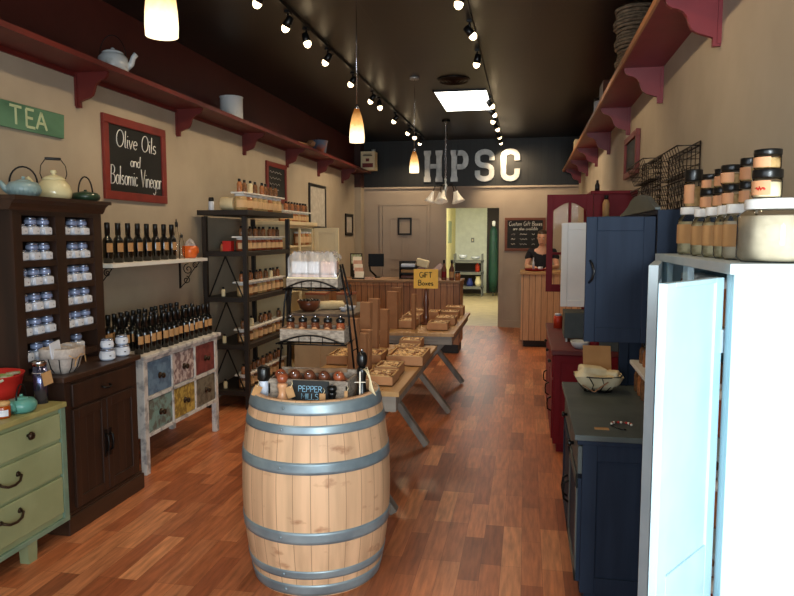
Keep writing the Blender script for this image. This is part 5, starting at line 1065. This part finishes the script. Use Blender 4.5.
E_ = [(0, 1), (1, 2), (2, 3), (3, 4), (4, 5), (3, 6), (6, 7), (7, 8), (8, 9), (3, 10), (10, 11), (11, 12), (12, 13), (0, 14), (14, 15), (15, 16), (16, 17), (0, 18), (18, 19), (19, 20), (20, 21)]
Rr = [(.15, .10), (.125, .09), (.14, .095), (.13, .085), (.055, .055), (.052, .052), .055, .042, .03, .025, .055, .042, .03, .025, .085, .06, .042, .035, .085, .06, .042, .035]
W = lambda l: [(px+x, py+y, z) for x, y, z in l]
fing = []
for s, (hx, hy, hz) in ((-1, V[9]), (1, V[13])):
    hi = 9 if s < 0 else 13
    for k in range(4):
        b0 = len(V); dx = (k-1.5)*.017; L1 = (.042, .048, .045, .036)[k]
        V += [(hx+dx, hy-.045, hz), (hx+dx*1.1, hy-.045-L1*.55, hz-.006), (hx+dx*1.1, hy-.045-L1, hz-.022)]; E_ += [(hi, b0), (b0, b0+1), (b0+1, b0+2)]; Rr += [.0105, .009, .008]
    b0 = len(V); V += [(hx-s*.034, hy-.02, hz-.004), (hx-s*.05, hy-.045, hz-.012)]; E_ += [(hi, b0), (b0, b0+1)]; Rr += [.011, .009]
skin_mesh('body', W(V), E_, Rr, 'skin', pt)
sv = [0, 1, 2, 3, 6, 7, 10, 11]; SV = [V[0], V[1], V[2], V[3], V[6], (-.225, -.02, 1.22), V[10], (.225, -.02, 1.22)]
skin_mesh('shirt', W([(0, 0, .93)]+SV[1:4]+[SV[4], SV[5], SV[6], SV[7]]), [(0, 1), (1, 2), (2, 3), (3, 4), (4, 5), (3, 6), (6, 7)], [(.165, .115), (.14, .105), (.155, .11), (.15, .10), .07, .062, .07, .062], 'shirt_dark', pt)
skin_mesh('trousers', W([V[0], V[14], V[15], V[16], V[18], V[19], V[20]]), [(0, 1), (1, 2), (2, 3), (0, 4), (4, 5), (5, 6)], [(.16, .115), .1, .075, .06, .1, .075, .06], 'trousers', pt)
MB().prism([(px-.05, 1.395), (px+.05, 1.395), (px, 1.30)], 'xz', py-.128, py-.120).build('neckline', 'skin', pt)
# head: one shaped mesh, tipped forward
hd = MB(); ns = 24; prof = [(.005, -.118), (.035, -.112), (.052, -.095), (.062, -.065), (.068, -.03), (.074, .01), (.078, .05), (.072, .085), (.05, .112), (.02, .124), (.002, .126)]
vs = []; fs = []
for r, z in prof:
    for i in range(ns):
        a = 2*PI*i/ns; x = r*math.sin(a); y = -r*math.cos(a)*1.22+.008
        front = max(0, math.cos(a))
        if z < -.05: y -= .010*front
        if -.05 < z < .02: y -= (.020 if i == 0 else (.006 if i in (1, ns-1) else 0))*(1-abs(z+.03)/.05 if abs(z+.03) < .05 else 0)
        if abs(z-.01) < .01 and i in (2, 3, ns-2, ns-3): y += .006
        vs.append((x, y, z))
for j in range(len(prof)-1):
    for i in range(ns): fs.append((j*ns+i, j*ns+(i+1) % ns, (j+1)*ns+(i+1) % ns, (j+1)*ns+i))
hd.add(vs, fs, True)
HM = Matrix.Translation((px, py-.085, 1.565)) @ Matrix.Rotation(R(14), 4, 'X') @ Matrix.Rotation(R(-10), 4, 'Z')
for s in (-1, 1): hd.lathe([(.001, -.012), (.014, -.008), (.018, 0), (.012, .009)], 10, (s*.076, .012, -.005), 'x')
hd.xf(HM); hd.build('head', 'skin', pt, sub=1)
q = MB()
for s in (-1, 1): q.lathe([(.001, -.009), (.007, -.006), (.009, 0), (.007, .006), (.001, .009)], 10, (s*.029, -.072, .008))
q.xf(HM); q.build('eyes', 'eye_white', pt)
q = MB()
for s in (-1, 1): q.lathe([(.001, -.0035), (.0035, 0), (.001, .0035)], 8, (s*.029, -.081, .006)); q.tube([(s*.015, -.085, .028), (s*.03, -.086, .033), (s*.045, -.078, .028)], .003, 5)
q.xf(HM); q.build('brows', 'hair', pt)
q = MB().tube([(-.02, -.082, -.062), (-.008, -.090, -.060), (.008, -.090, -.060), (.02, -.082, -.062)], .0045, 6); q.xf(HM); q.build('lips', 'lips', pt)
q = MB(); vs = []; fs = []; hp = [(.074, -.03), (.077, .01), (.081, .05), (.075, .09), (.053, .116), (.022, .130), (.002, .132)]
for r, z in hp:
    for i in range(ns):
        a = 2*PI*i/ns; fr = math.cos(a); rr = r*(1 if not (fr > .35 and z < .075) else .82); vs.append((rr*math.sin(a), -rr*math.cos(a)*1.2+.014, z+(.0)))
for j in range(len(hp)-1):
    for i in range(ns): fs.append((j*ns+i, j*ns+(i+1) % ns, (j+1)*ns+(i+1) % ns, (j+1)*ns+i))
q.add(vs, fs, True); q.lathe([(.001, -.03), (.024, -.02), (.032, 0), (.024, .02), (.001, .03)], 12, (0, .115, .04)); q.xf(HM); q.build('hair', 'hair', pt)

# ------------------------------------------------------------------ right hand side: white cabinet with jars
t = thing('white_cabinet', 'pale blue-white tall cabinet with both doors ajar, nearest on the right', 'cabinet', (.67, 2.3, 0))
P0, P1, Q0, Q1, ZT = .505, WR-.004, 1.81, 2.79, 1.505
b = MB(); b.box(P0, P1, Q0, Q0+.02, 0, ZT).box(P0, P1, Q1-.02, Q1, 0, ZT).box(P1-.012, P1, Q0+.02, Q1-.02, 0, ZT)
b.box(P0, P0+.02, Q0+.02, Q0+.06, 0, ZT).box(P0, P0+.02, Q1-.17, Q1-.02, 0, ZT).box(P0, P0+.02, 2.30, 2.37, 0, ZT); b.build('case', 'pale_blue_paint', t, bevel=.002)
b = MB()
for z in (.08, .40, .72, 1.0, 1.33): b.box(P0+.02, P1-.012, Q0+.02, Q1-.02, z-.018, z)
b.build('shelf_board', 'pale_blue_paint', t)
MB().box(P0-.012, P1, Q0-.012, Q1+.012, ZT, 1.532).build('top', 'pale_blue_edge', t, bevel=.002)
f = MB(); f.box(P0, P0+.055, Q0-.006, Q0, 0, ZT).box(P0+.055, P1, Q0-.006, Q0, ZT-.06, ZT).box(P0+.055, P1, Q0-.006, Q0, 0, .1); f.build('side_frame', 'pale_blue_paint', t, bevel=.001)
def cab_door(parent, hinge, ang, w_, z0, z1, rail, m_, lower=None, th=.010):
    """local: x along the leaf from the hinge, y thickness"""
    b = MB(); b.box(0.045, w_-.045, -.006, .004, z0+.05, z1-rail+.002); MT = Matrix.Translation((hinge[0], hinge[1], 0)) @ Matrix.Rotation(ang, 4, 'Z'); b.xf(MT); d = b.build('door', m_, parent)
    f = MB(); f.box(0, .05, -th, th, z0, z1).box(w_-.05, w_, -th, th, z0, z1).box(.05, w_-.05, -th, th, z1-rail, z1).box(.05, w_-.05, -th, th, z0, lower or z0+rail); f.xf(MT); f.build('door_frame', m_, d, bevel=.002)
    return d, MT
ang = math.atan2(1.60-1.875, .300-.49)
d, MT = cab_door(t, (.490, 1.868), ang, .338, .04, 1.495, .012, 'pale_blue_paint', lower=.80)
for z in (.3, 1.33): MB().box(-.006, .004, -.014, .014, z-.03, z+.03).xf(MT).build('hinge', 'chrome', d)
ang = math.atan2(2.27-2.72, .396-.492)
d, MT = cab_door(t, (.492, 2.72), ang, .46, .04, 1.508, .06, 'pale_blue_edge', th=.015)
for z in (.3, 1.38): MB().box(-.006, .006, -.014, .014, z-.03, z+.03).xf(MT).build('hinge', 'chrome', d)
# jars inside
for zi, z in enumerate((.08, .40, .72, 1.0, 1.33)):
    for k in range(7):
        y = 1.90+k*.125
        if abs(y-2.33) < .02: pass
        protos[(k+zi) % 2](( .60, y, z), 'spice jar in the pale cabinet, %s from near end, shelf %s from below' % (ORD[k], ORD[zi]), 'spice jars inside the pale cabinet', scale=(1.1, 1.1, 1.25))
        if z < 1.2: sprotos[(k+zi) % 2]((.60, y, z+.137), 'small bottle in the pale cabinet, %s from near end, shelf %s from below' % (ORD[k], ORD[zi]), 'small bottles inside the pale cabinet')
# large jars on top
def big_jar(label, x, y, r, h, fill, lab=True):
    lv = .68 if lab else .72
    z = 1.532; t = thing('storage_jar', label, 'jar', (x, y, z), 'large glass jars on the pale cabinet')
    MB().lathe([(r*.86, 0), (r, .012), (r, h*.68), (r*.93, h*.77), (r*.72, h*.86), (r*.72, h*.9)], 36, caps=False).build('glass', 'jar_glass', t, world=False)
    MB().lathe([(r*.84, .004), (r*.965, .014), (r*.965, h*lv), (r*.9, h*(lv+.02)), (.002, h*(lv+.025))], 30).build('contents', fill, t, world=False)
    k_ = .83 if not lab else .86
    MB().lathe([(r*(k_-.01), h-.026), (r*k_, h-.025), (r*k_, h-.003), (r*(k_-.02), h), (.002, h)], 32).build('lid', 'white_lid', t, world=False)
    if lab: label_patch(r*1.02, h*.24, h*.64, -205, -112).build('label', 'label_kraft', t, world=False)
    return t
big_jar('biggest glass jar with white lid, nearest on the pale cabinet', .64, 1.935, .095, .163, 'jar_salt', False)
jars = [(.60, 2.10, .048, 'jar_salt', 'second'), (.605, 2.195, .053, 'jar_herb', 'third'), (.60, 2.31, .053, 'jar_herb', 'fourth'), (.60, 2.455, .054, 'jar_herb', 'fifth'), (.60, 2.66, .057, 'jar_herb', 'last and farthest')]
for x, y, r, fm, o_ in jars: big_jar('glass jar of dried herbs, %s in the row on the pale cabinet' % o_, x, y, r, .158 if y < 2.6 else .172, fm)
def small_jar(label, x, y, z, r, h, red=False):
    t = thing('spice_tub', label, 'jar', (x, y, z), 'black lidded jars stacked on the large jars')
    MB().lathe([(r*.9, 0), (r, .004), (r, h*.66), (r*.9, h*.72)], 22).build('body', 'jar_glass', t, world=False)
    MB().lathe([(r*.86, .003), (r*.93, .005), (r*.93, h*.55), (.002, h*.56)], 18).build('contents', 'spice_2' if not red else 'cloth_cream', t, world=False)
    l = label_patch(r*1.035, h*.1, h*.6, -215, -95).build('label', 'label_orange', t, world=False)
    if red:
        b = MB().tube([(math.cos(R(a))*r*1.045, math.sin(R(a))*r*1.045, h*.32+.004*math.sin(a*.5)) for a in range(-150, -112, 5)], .0025, 4); b.build('label_print', 'red_fabric', l, world=False)
    MB().lathe([(r*1.0, h*.70), (r*1.03, h*.72), (r*1.03, h*.97), (r, h), (.002, h)], 24).build('lid', 'black_plastic', t, world=False)
Zb = 1.697; Zs = 1.690
small_jar('black lidded spice tub directly on the biggest jar lid', .60, 1.90, Zb-.001, .035, .072, True); small_jar('black lidded spice tub topmost above the biggest jar', .60, 1.905, Zb+.0718, .032, .050)
small_jar('black lidded spice tub on the second jar', .613, 2.10, Zs, .022, .062); small_jar('black lidded spice tub stacked highest above the second jar', .614, 2.10, Zs+.0625, .023, .066)
small_jar('wide black lidded spice tub on the third jar', .60, 2.205, Zs, .027, .062); small_jar('wide black lidded tub stacked above the third jar', .60, 2.21, Zs+.0625, .031, .058)
small_jar('slim black lidded tub on the fourth jar', .60, 2.31, Zs, .026, .06); small_jar('slim black lidded tub stacked above the fourth jar', .60, 2.31, Zs+.0605, .024, .058)
small_jar('black lidded spice tub on the fifth jar', .60, 2.455, Zs, .030, .065); small_jar('black lidded tub stacked above the fifth jar', .60, 2.46, Zs+.0655, .026, .050)
small_jar('tall black lidded shaker on the farthest jar', .592, 2.66, 1.704, .030, .135); 
# wire racks on the wall
def wire_rack(label, y0, y1, ztop, zbot, drop):
    t = thing('wire_wall_rack', label, 'wire rack', (WR, (y0+y1)/2, zbot), 'brown wire racks on the wall')
    b = MB(); x = WR-.01; r_ = .0035
    b.tube([(x, y0, zbot), (x, y0, ztop), (x, y1, ztop), (x, y1, zbot)], r_*1.3, 5, True)
    for k in range(1, 8): y = y0+(y1-y0)*k/8; b.tube([(x, y, zbot), (x, y, ztop)], r_*.7, 4)
    for k in range(1, 6): z = zbot+(ztop-zbot)*k/6; b.tube([(x, y0, z), (x, y1, z)], r_*.7, 4)
    b.build('back_grid', 'brown_wire', t)
    for zt, d_ in ((ztop-.02, .11), (ztop-.19, .08)):
        p = MB(); zb = zt-.13
        A = [(x, y0, zt), (x-d_, y0, zt), (x-d_, y1, zt), (x, y1, zt)]; B = [(x, y0+.03, zb), (x-d_*.55, y0+.03, zb), (x-d_*.55, y1-.03, zb), (x, y1-.03, zb)]
        p.tube(A, r_*1.2, 5, True).tube(B, r_, 5, True)
        for k in range(13):
            f_ = k/12; p.tube([(x-d_, y0+(y1-y0)*f_, zt), (x-d_*.55, y0+.03+(y1-y0-.06)*f_, zb), (x, y0+.03+(y1-y0-.06)*f_, zb)], r_*.6, 4)
        for k in range(1, 4):
            f_ = k/4; p.tube([(x, y0+.03*f_, zt-.13*f_), (x-d_*(1-.45*f_), y0+.03*f_, zt-.13*f_), (x-d_*(1-.45*f_), y1-.03*f_, zt-.13*f_), (x, y1-.03*f_, zt-.13*f_)], r_*.6, 4)
        p.build('pocket', 'brown_wire', t)
wire_rack('brown wire wall rack with two pockets, the one closer to the pale cabinet', 3.66, 4.42, 2.07, 1.74, .2)
wire_rack('brown wire wall rack with two pockets, the one closer to the small red framed chalkboard', 4.68, 5.4, 2.12, 1.80, .2)

# ------------------------------------------------------------------ blue hutch
t = thing('blue_hutch', 'navy blue hutch with grey worktop, its upper door standing open', 'hutch', (.55, 3.4, 0))
x0, x1, y0, y1 = .235, WR-.004, 2.88, 3.92
MB().box(x0+.01, x1, y0+.01, y1-.01, .08, .735).build('base_body', 'navy_paint', t, bevel=.003)
MB().box(x0-.025, x1, y0-.012, y1+.012, .748, .772).build('worktop', 'slate_green', t, bevel=.003)
MB().box(x0-.012, x1, y0-.004, y1+.004, .728, .748).build('worktop_moulding', 'navy_paint', t, bevel=.003)
f = MB(); f.box(x0+.01, x0+.07, y0, y0+.01, .08, .728).box(x1-.06, x1, y0, y0+.01, .08, .728).box(x0+.07, x1-.06, y0, y0+.01, .66, .728).box(x0+.07, x1-.06, y0, y0+.01, .08, .15); f.build('side_frame', 'navy_paint', t, bevel=.002)
MB().box(x0+.03, x1, y0+.02, y1-.02, 0, .08).build('plinth', 'navy_paint', t)
for k, (a, c_) in enumerate(((2.90, 3.39), (3.41, 3.90))):
    d = MB().box(x0-.008, x0+.012, a, c_, .595, .715).build('drawer', 'slate_green', t, bevel=.003)
    MB().lathe([(.008, x0-.008), (.008, x0-.02), (.016, x0-.026), (.012, x0-.036), (.002, x0-.038)], 12, (0, (a+c_)/2, .655), 'x').build('knob', 'black_plastic', d)
    d = MB().box(x0-.006, x0+.012, a, c_, .12, .575).build('door', 'navy_paint', t, bevel=.003)
    f = MB(); f.box(x0-.012, x0-.005, a, a+.05, .12, .575).box(x0-.012, x0-.005, c_-.05, c_, .12, .575).box(x0-.012, x0-.005, a, c_, .53, .575).box(x0-.012, x0-.005, a, c_, .12, .17); f.build('door_frame', 'slate_green' if k == 0 else 'navy_paint', d, bevel=.002)
    hy = c_-.03 if k == 0 else a+.03
    MB().tube([(x0-.012, hy, .40), (x0-.035, hy, .385), (x0-.04, hy, .345), (x0-.035, hy, .305), (x0-.012, hy, .29)], .006, 6).build('handle', 'iron', d)
# upper part
u0, u1 = .512, x1
b = MB(); b.box(u0, u1, y0, y0+.018, 1.15, 1.705).box(u0, u1, y1-.018, y1, .772, 1.705).box(u1-.012, u1, y0+.018, y1-.018, .772, 1.705).box(u0, u1, y0+.018, y1-.018, 1.15, 1.172).box(u0, u1, y0+.018, y1-.018, 1.687, 1.705).box(u0, u0+.04, y0, y0+.03, .772, 1.15)
b.box(u0, u0+.05, y1-.03, y1+.002, .772, 1.15).box(u0, u0+.02, 3.39, 3.43, 1.172, 1.687); b.build('upper_case', 'navy_paint', t, bevel=.002)
MB().prism([(y1+.005, 1.705), (y1-.01, 1.715), (3.78, 1.728), (3.66, 1.745), (3.55, 1.772), (3.42, 1.787), (3.25, 1.785), (3.1, 1.77), (2.97, 1.735), (y0, 1.715), (y0, 1.705)], 'yz', u0-.012, u0+.01).build('crest', 'slate_green', t, bevel=.002)
MB().box(u0+.005, u1-.012, 3.43, y1-.03, 1.18, 1.68).build('door', 'navy_paint', t)
MT = Matrix.Translation((.505, 2.885, 0)) @ Matrix.Rotation(PI, 4, 'Z')
b = MB().box(.04, .235, -.004, .006, 1.22, 1.63); b.xf(MT); d = b.build('door', 'navy_paint', t); d['label'] = 'open navy door'
f = MB(); f.box(0, .045, -.010, .010, 1.165, 1.678).box(.225, .268, -.010, .010, 1.165, 1.678).box(.045, .225, -.010, .010, 1.62, 1.678).box(.045, .225, -.010, .010, 1.165, 1.225); f.xf(MT); f.build('door_frame', 'navy_paint', d, bevel=.003)
MB().tube([(.255, 2.875, 1.50), (.262, 2.85, 1.485), (.27, 2.845, 1.455), (.262, 2.85, 1.425), (.252, 2.875, 1.41)], .005, 6).build('handle', 'black_plastic', d)
# goods on the blue worktop
for k in range(8): protos[3 if k % 2 else 0]((.62, 3.02+k*.105, .772), 'kraft labelled jar on the blue worktop, %s from the near end' % ORD[k], 'jars on the blue hutch worktop', scale=(1.1, 1.1, 1.2))
tag(MB().box(.565, .675, 2.97, 3.86, .904, .925).build('display_plank', 'plank_white', None, loc=(.62, 3.4, .904), bevel=.003), 'white plank across the jars on the blue hutch worktop', 'plank')
for k in range(8): sprotos[(k*3) % 2]((.62, 3.02+k*.105, .925), 'small black capped bottle in the blue hutch, %s from the near end' % ORD[k], 'small bottles in the blue hutch', scale=(1.2, 1.2, 1.3))
t = thing('bread_basket', 'low black wire basket holding folded cream cloth on the blue hutch', 'basket', (.385, 3.72, .772))
b = MB()
for s in (0, 1):
    z = .776+s*.085; ax, ay = (.07, .05) if s == 0 else (.125, .085); b.tube([(.385+ax*math.cos(k*PI/10), 3.72+ay*math.sin(k*PI/10), z) for k in range(20)], .0035, 5, True)
for k in range(12): a = k*PI/6; b.tube([(.385+.07*math.cos(a), 3.72+.05*math.sin(a), .776), (.385+.105*math.cos(a+.25), 3.72+.072*math.sin(a+.25), .82), (.385+.125*math.cos(a+.1), 3.72+.085*math.sin(a+.1), .861)], .0025, 4)
b.build('wire', 'black_metal', t)
t = thing('folded_cloth', 'folded cream cloth with brown stripes lying in the wire basket', 'cloth', (.385, 3.72, .80))
vs = []; n1, n2 = 14, 8
def cl(i, j, top):
    u, v = i/(n1-1), j/(n2-1); x = .262+.25*u; y = 3.645+.15*v; e = min(u, 1-u, v, 1-v)*4; e = min(1, e)
    z = (.872+.022*math.sin(u*4+v*3)+.016*math.sin(u*11-v*4)-.015*u) if top else .785+.06*(1-e)
    return (x, y, z if e > .05 else .862)
for top in (0, 1):
    for j in range(n2):
        for i in range(n1): vs.append(cl(i, j, top))
fs = []; o_ = n1*n2
for j in range(n2-1):
    for i in range(n1-1):
        a = j*n1+i; fs.append((a, a+1, a+n1+1, a+n1)); a += o_; fs.append((a, a+n1, a+n1+1, a+1))
MB().add(vs, fs, True).build('fabric', 'cloth_cream', t)
q = MB().box(-.075, .06, -.05, .05, 0, .045); q.xf(Matrix.Translation((.36, 3.715, .862)) @ Matrix.Rotation(.25, 4, 'Z') @ Matrix.Rotation(.12, 4, 'Y')); q.build('napkin', 'cloth_cream', t, bevel=.014)
q = MB().box(-.03, .035, -.035, .035, 0, .03); q.xf(Matrix.Translation((.455, 3.70, .86)) @ Matrix.Rotation(-.3, 4, 'Z')); q.build('napkin', 'cloth_cream', t, bevel=.01)
q = MB().bar((.30, 3.636, .82), (.36, 3.64, .785), .016, .004).bar((.36, 3.64, .785), (.43, 3.64, .84), .012, .004); q.build('stripe', 'shelf_edge', t)
t = thing('cardboard_lid', 'brown cardboard box lid propped behind the cream cloth', 'box lid', (.38, 3.86, .772)); q = MB().box(-.075, .075, -.004, .004, 0, .17); q.xf(Matrix.Translation((.395, 3.84, .84)) @ Matrix.Rotation(R(-32), 4, 'X')); q.build('panel', 'label_kraft', t); MB().box(.32, .47, 3.82, 3.88, .772, .845).build('tray', 'label_kraft', t)
t = thing('bead_bracelet', 'red and white bead bracelet on the grey worktop', 'bracelet', (.42, 3.06, .775))
for k in range(13):
    a = R(-10+k*16); q = MB().lathe([(.001, -.006), (.0052, -.003), (.006, 0), (.0052, .003), (.001, .006)], 8, (.42+.042*math.cos(a), 3.05+.03*math.sin(a), .779)); q.build('bead', ['paper', 'red_fabric', 'mill_walnut'][k % 3], t)
MB().tube([(.375, 3.04, .775), (.41, 2.98, .775), (.43, 2.975, .776)], .003, 5).build('cord', 'black_plastic', t)
t = thing('bracelet_tag', 'small kraft tag lying beside the bead bracelet', 'tag', (.335, 2.99, .7725)); MB().box(.30, .36, 2.965, 2.995, .7725, .775).build('card', 'label_kraft', t)

# ------------------------------------------------------------------ burgundy base, grey cupboard with white door, burgundy glazed hutch
t = thing('burgundy_dresser', 'burgundy painted dresser base beyond the blue hutch', 'dresser', (.52, 5.8, 0))
MB().box(.21, x1, 5.05, 6.62, .07, .735).build('body', 'burgundy', t, bevel=.003); MB().box(.19, x1, 5.03, 6.65, .735, .77).build('top', 'red_paint', t, bevel=.004); MB().box(.24, x1, 5.08, 6.6, 0, .07).build('plinth', 'burgundy', t)
f = MB(); f.box(.21, .26, 5.042, 5.052, .07, .73).box(x1-.05, x1, 5.042, 5.052, .07, .73).box(.26, x1-.05, 5.042, 5.052, .68, .73); f.build('side_frame', 'burgundy', t, bevel=.002)
for k in range(3):
    a = 5.08+k*.52; d = MB().box(.198, .212, a, a+.48, .56, .72).build('drawer', 'burgundy', t, bevel=.003); MB().lathe([(.008, .198), (.016, .178), (.002, .172)], 10, (0, a+.24, .64), 'x').build('knob', 'black_plastic', d)
    d = MB().box(.198, .212, a, a+.48, .10, .54).build('door', 'burgundy', t, bevel=.003); MB().tube([(.198, a+.06, .40), (.172, a+.06, .385), (.168, a+.06, .35), (.172, a+.06, .31), (.198, a+.06, .295)], .006, 6).build('handle', 'iron', d)
t = thing('white_bowl', 'white bowl on the burgundy dresser top', 'bowl', (.40, 5.16, .77)); MB().lathe(bowlprof(.075, .055), 22, (.40, 5.16, .77)).build('shell', 'enamel_white', t)
t = thing('dark_red_pot', 'dark red round pot on the burgundy dresser top beside the white bowl', 'pot', (.5, 5.12, .77)); MB().lathe([(.03, 0), (.045, .03), (.04, .065), (.025, .085), (.002, .087)], 18, (.51, 5.14, .77)).build('body', 'burgundy', t)
t = thing('red_candle', 'small red jar with pale cap at the far end of the burgundy dresser', 'jar', (.30, 6.3, .77)); MB().lathe([(.04, 0), (.04, .10), (.03, .11)], 14, (.29, 6.3, .77)).build('body', 'red_plastic', t); MB().lathe([(.03, .11), (.03, .13), (.002, .131)], 14, (.29, 6.3, .77)).build('cap', 'jar_frost', t)
t = thing('grey_hutch_top', 'grey-green cupboard with an open white door on the burgundy dresser', 'cupboard', (.68, 5.3, .77))
MB().box(.53, x1, 5.05, 5.58, .77, 1.74).build('case', 'slate_green', t, bevel=.003)
cp = [(.53, 1.74), (x1, 1.74), (x1, 1.86), (.70, 1.86), (.66, 1.85), (.63, 1.825), (.60, 1.82), (.57, 1.80), (.545, 1.77), (.53, 1.765)]

b = MB().box(.285, .495, 5.046, 5.054, 1.13, 1.65); d = b.build('door', 'white_paint', t); d['label'] = 'open white door'
f = MB(); f.box(.245, .29, 5.04, 5.06, 1.09, 1.695).box(.49, .53, 5.04, 5.06, 1.09, 1.695).box(.29, .49, 5.04, 5.06, 1.645, 1.695).box(.29, .49, 5.04, 5.06, 1.09, 1.14); f.build('door_frame', 'white_paint', d, bevel=.004)
t = thing('grey_riser', 'grey-green riser box with small feet on the burgundy dresser', 'riser', (.38, 5.55, .77)); MB().box(.30, .50, 5.45, 5.75, .80, 1.0).build('body', 'slate_green', t, bevel=.003)
for (x, y) in ((.31, 5.46), (.48, 5.46), (.31, 5.73), (.48, 5.73)): MB().box(x, x+.015, y, y+.015, .77, .80).build('foot', 'enamel_white', t)
t = thing('burgundy_hutch', 'tall burgundy glazed hutch with arched open door on the dresser', 'hutch', (.68, 6.1, .77))
b = MB(); b.box(.515, x1, 5.64, 5.66, .77, 1.93).box(.515, x1, 6.58, 6.60, .77, 1.93).box(x1-.012, x1, 5.66, 6.58, .77, 1.93).box(.515, x1-.012, 5.66, 6.58, 1.91, 1.93).box(.515, .535, 5.66, 5.70, .77, 1.91)
for z in (1.1, 1.4, 1.68): b.box(.54, x1-.012, 5.66, 6.58, z, z+.018)
b.build('case', 'burgundy', t, bevel=.002); MB().box(.49, x1, 5.61, 6.63, 1.93, 1.955).build('crown', 'burgundy', t, bevel=.004)
b = MB(); z0, z1 = 1.15, 1.93; xa, xb = .155, .512; yy = 5.645
b.box(xa, xa+.05, yy-.01, yy+.01, z0, z1).box(xb-.05, xb, yy-.01, yy+.01, z0, z1).box(xa+.05, xb-.05, yy-.01, yy+.01, z0, z0+.06).box(xa+.05, xb-.05, yy-.01, yy+.01, 1.45, 1.47)
ap = [(xa+.05+(xb-xa-.10)*k/12, 1.80+.065*math.sin(PI*k/12)) for k in range(13)]; b.prism(ap+[(xb-.05, z1), (xa+.05, z1)], 'xz', yy-.01, yy+.01)
xm = (xa+xb)/2; b.box(xm-.012, xm+.012, yy-.01, yy+.01, z0+.06, 1.865)
d = b.build('door', 'burgundy', t, bevel=.002); d['label'] = 'open arched glass door'; MB().box(xa+.04, xb-.04, yy-.002, yy+.002, z0+.05, 1.84).build('pane', 'clear_glass', d)
for k in range(4): sprotos[0]((.62, 5.85+k*.17, 1.418), 'small bottle inside the burgundy hutch, %s from the near end' % ORD[k], 'bottles inside the burgundy hutch', scale=(1.6, 1.6, 1.5))
t = thing('small_bottle', 'small dark bottle on top of the burgundy hutch', 'bottle', (.62, 6.2, 1.955)); MB().lathe([(.02, 0), (.02, .06), (.01, .08), (.01, .1)], 12, (.56, 5.85, 1.955)).build('body', 'black_plastic', t)
t = thing('kraft_bottle', 'kraft coloured bottle with dark cap on the grey-green cupboard', 'bottle', (.6, 5.5, 1.74)); MB().lathe([(.025, 0), (.026, .11), (.014, .14)], 14, (.59, 5.45, 1.74)).build('body', 'label_kraft', t); MB().lathe([(.016, .138), (.016, .17), (.002, .171)], 12, (.59, 5.45, 1.74)).build('cap', 'black_plastic', t)

# on the right wall shelf
ZR = 2.713
t = thing('wicker_basket', 'round woven twig basket on the brighter red shelf', 'basket', (.70, 4.95, ZR))
b = MB()
for k in range(18):
    r_ = .115+.012*math.sin(k*1.1)+.0015*k; z = ZR+.012+k*.0225
    b.tube([(.70+(r_+.004*math.sin(i*PI/2+k*PI))*math.cos(i*PI/14)*.95, 4.95+(r_+.004*math.sin(i*PI/2+k*PI))*math.sin(i*PI/14), z) for i in range(28)], .0125, 5, True)
b.build('weave', 'wicker', t); MB().cyl((.70, 4.95, ZR), .115, .01, 20).build('base', 'wicker', t)
t = thing('white_can', 'white and dark lidded can on the brighter red shelf past the basket', 'can', (.62, 6.55, ZR)); MB().lathe([(.075, 0), (.075, .14)], 20, (.67, 6.75, ZR)).build('body', 'label_white', t); MB().lathe([(.076, .14), (.076, .165), (.002, .166)], 20, (.67, 6.75, ZR)).build('lid', 'black_plastic', t)
t = thing('dark_box', 'dark box next to the white can on the brighter red shelf', 'box', (.7, 6.2, ZR)); MB().box(.61, .80, 6.1, 6.4, ZR, ZR+.2).build('carton', 'mill_walnut', t, bevel=.004)
t = thing('cream_box', 'small cream box far along the brighter red shelf', 'box', (.65, 9.5, ZR)); MB().box(.60, .78, 9.4, 9.7, ZR, ZR+.16).build('carton', 'cream_paint', t, bevel=.004)
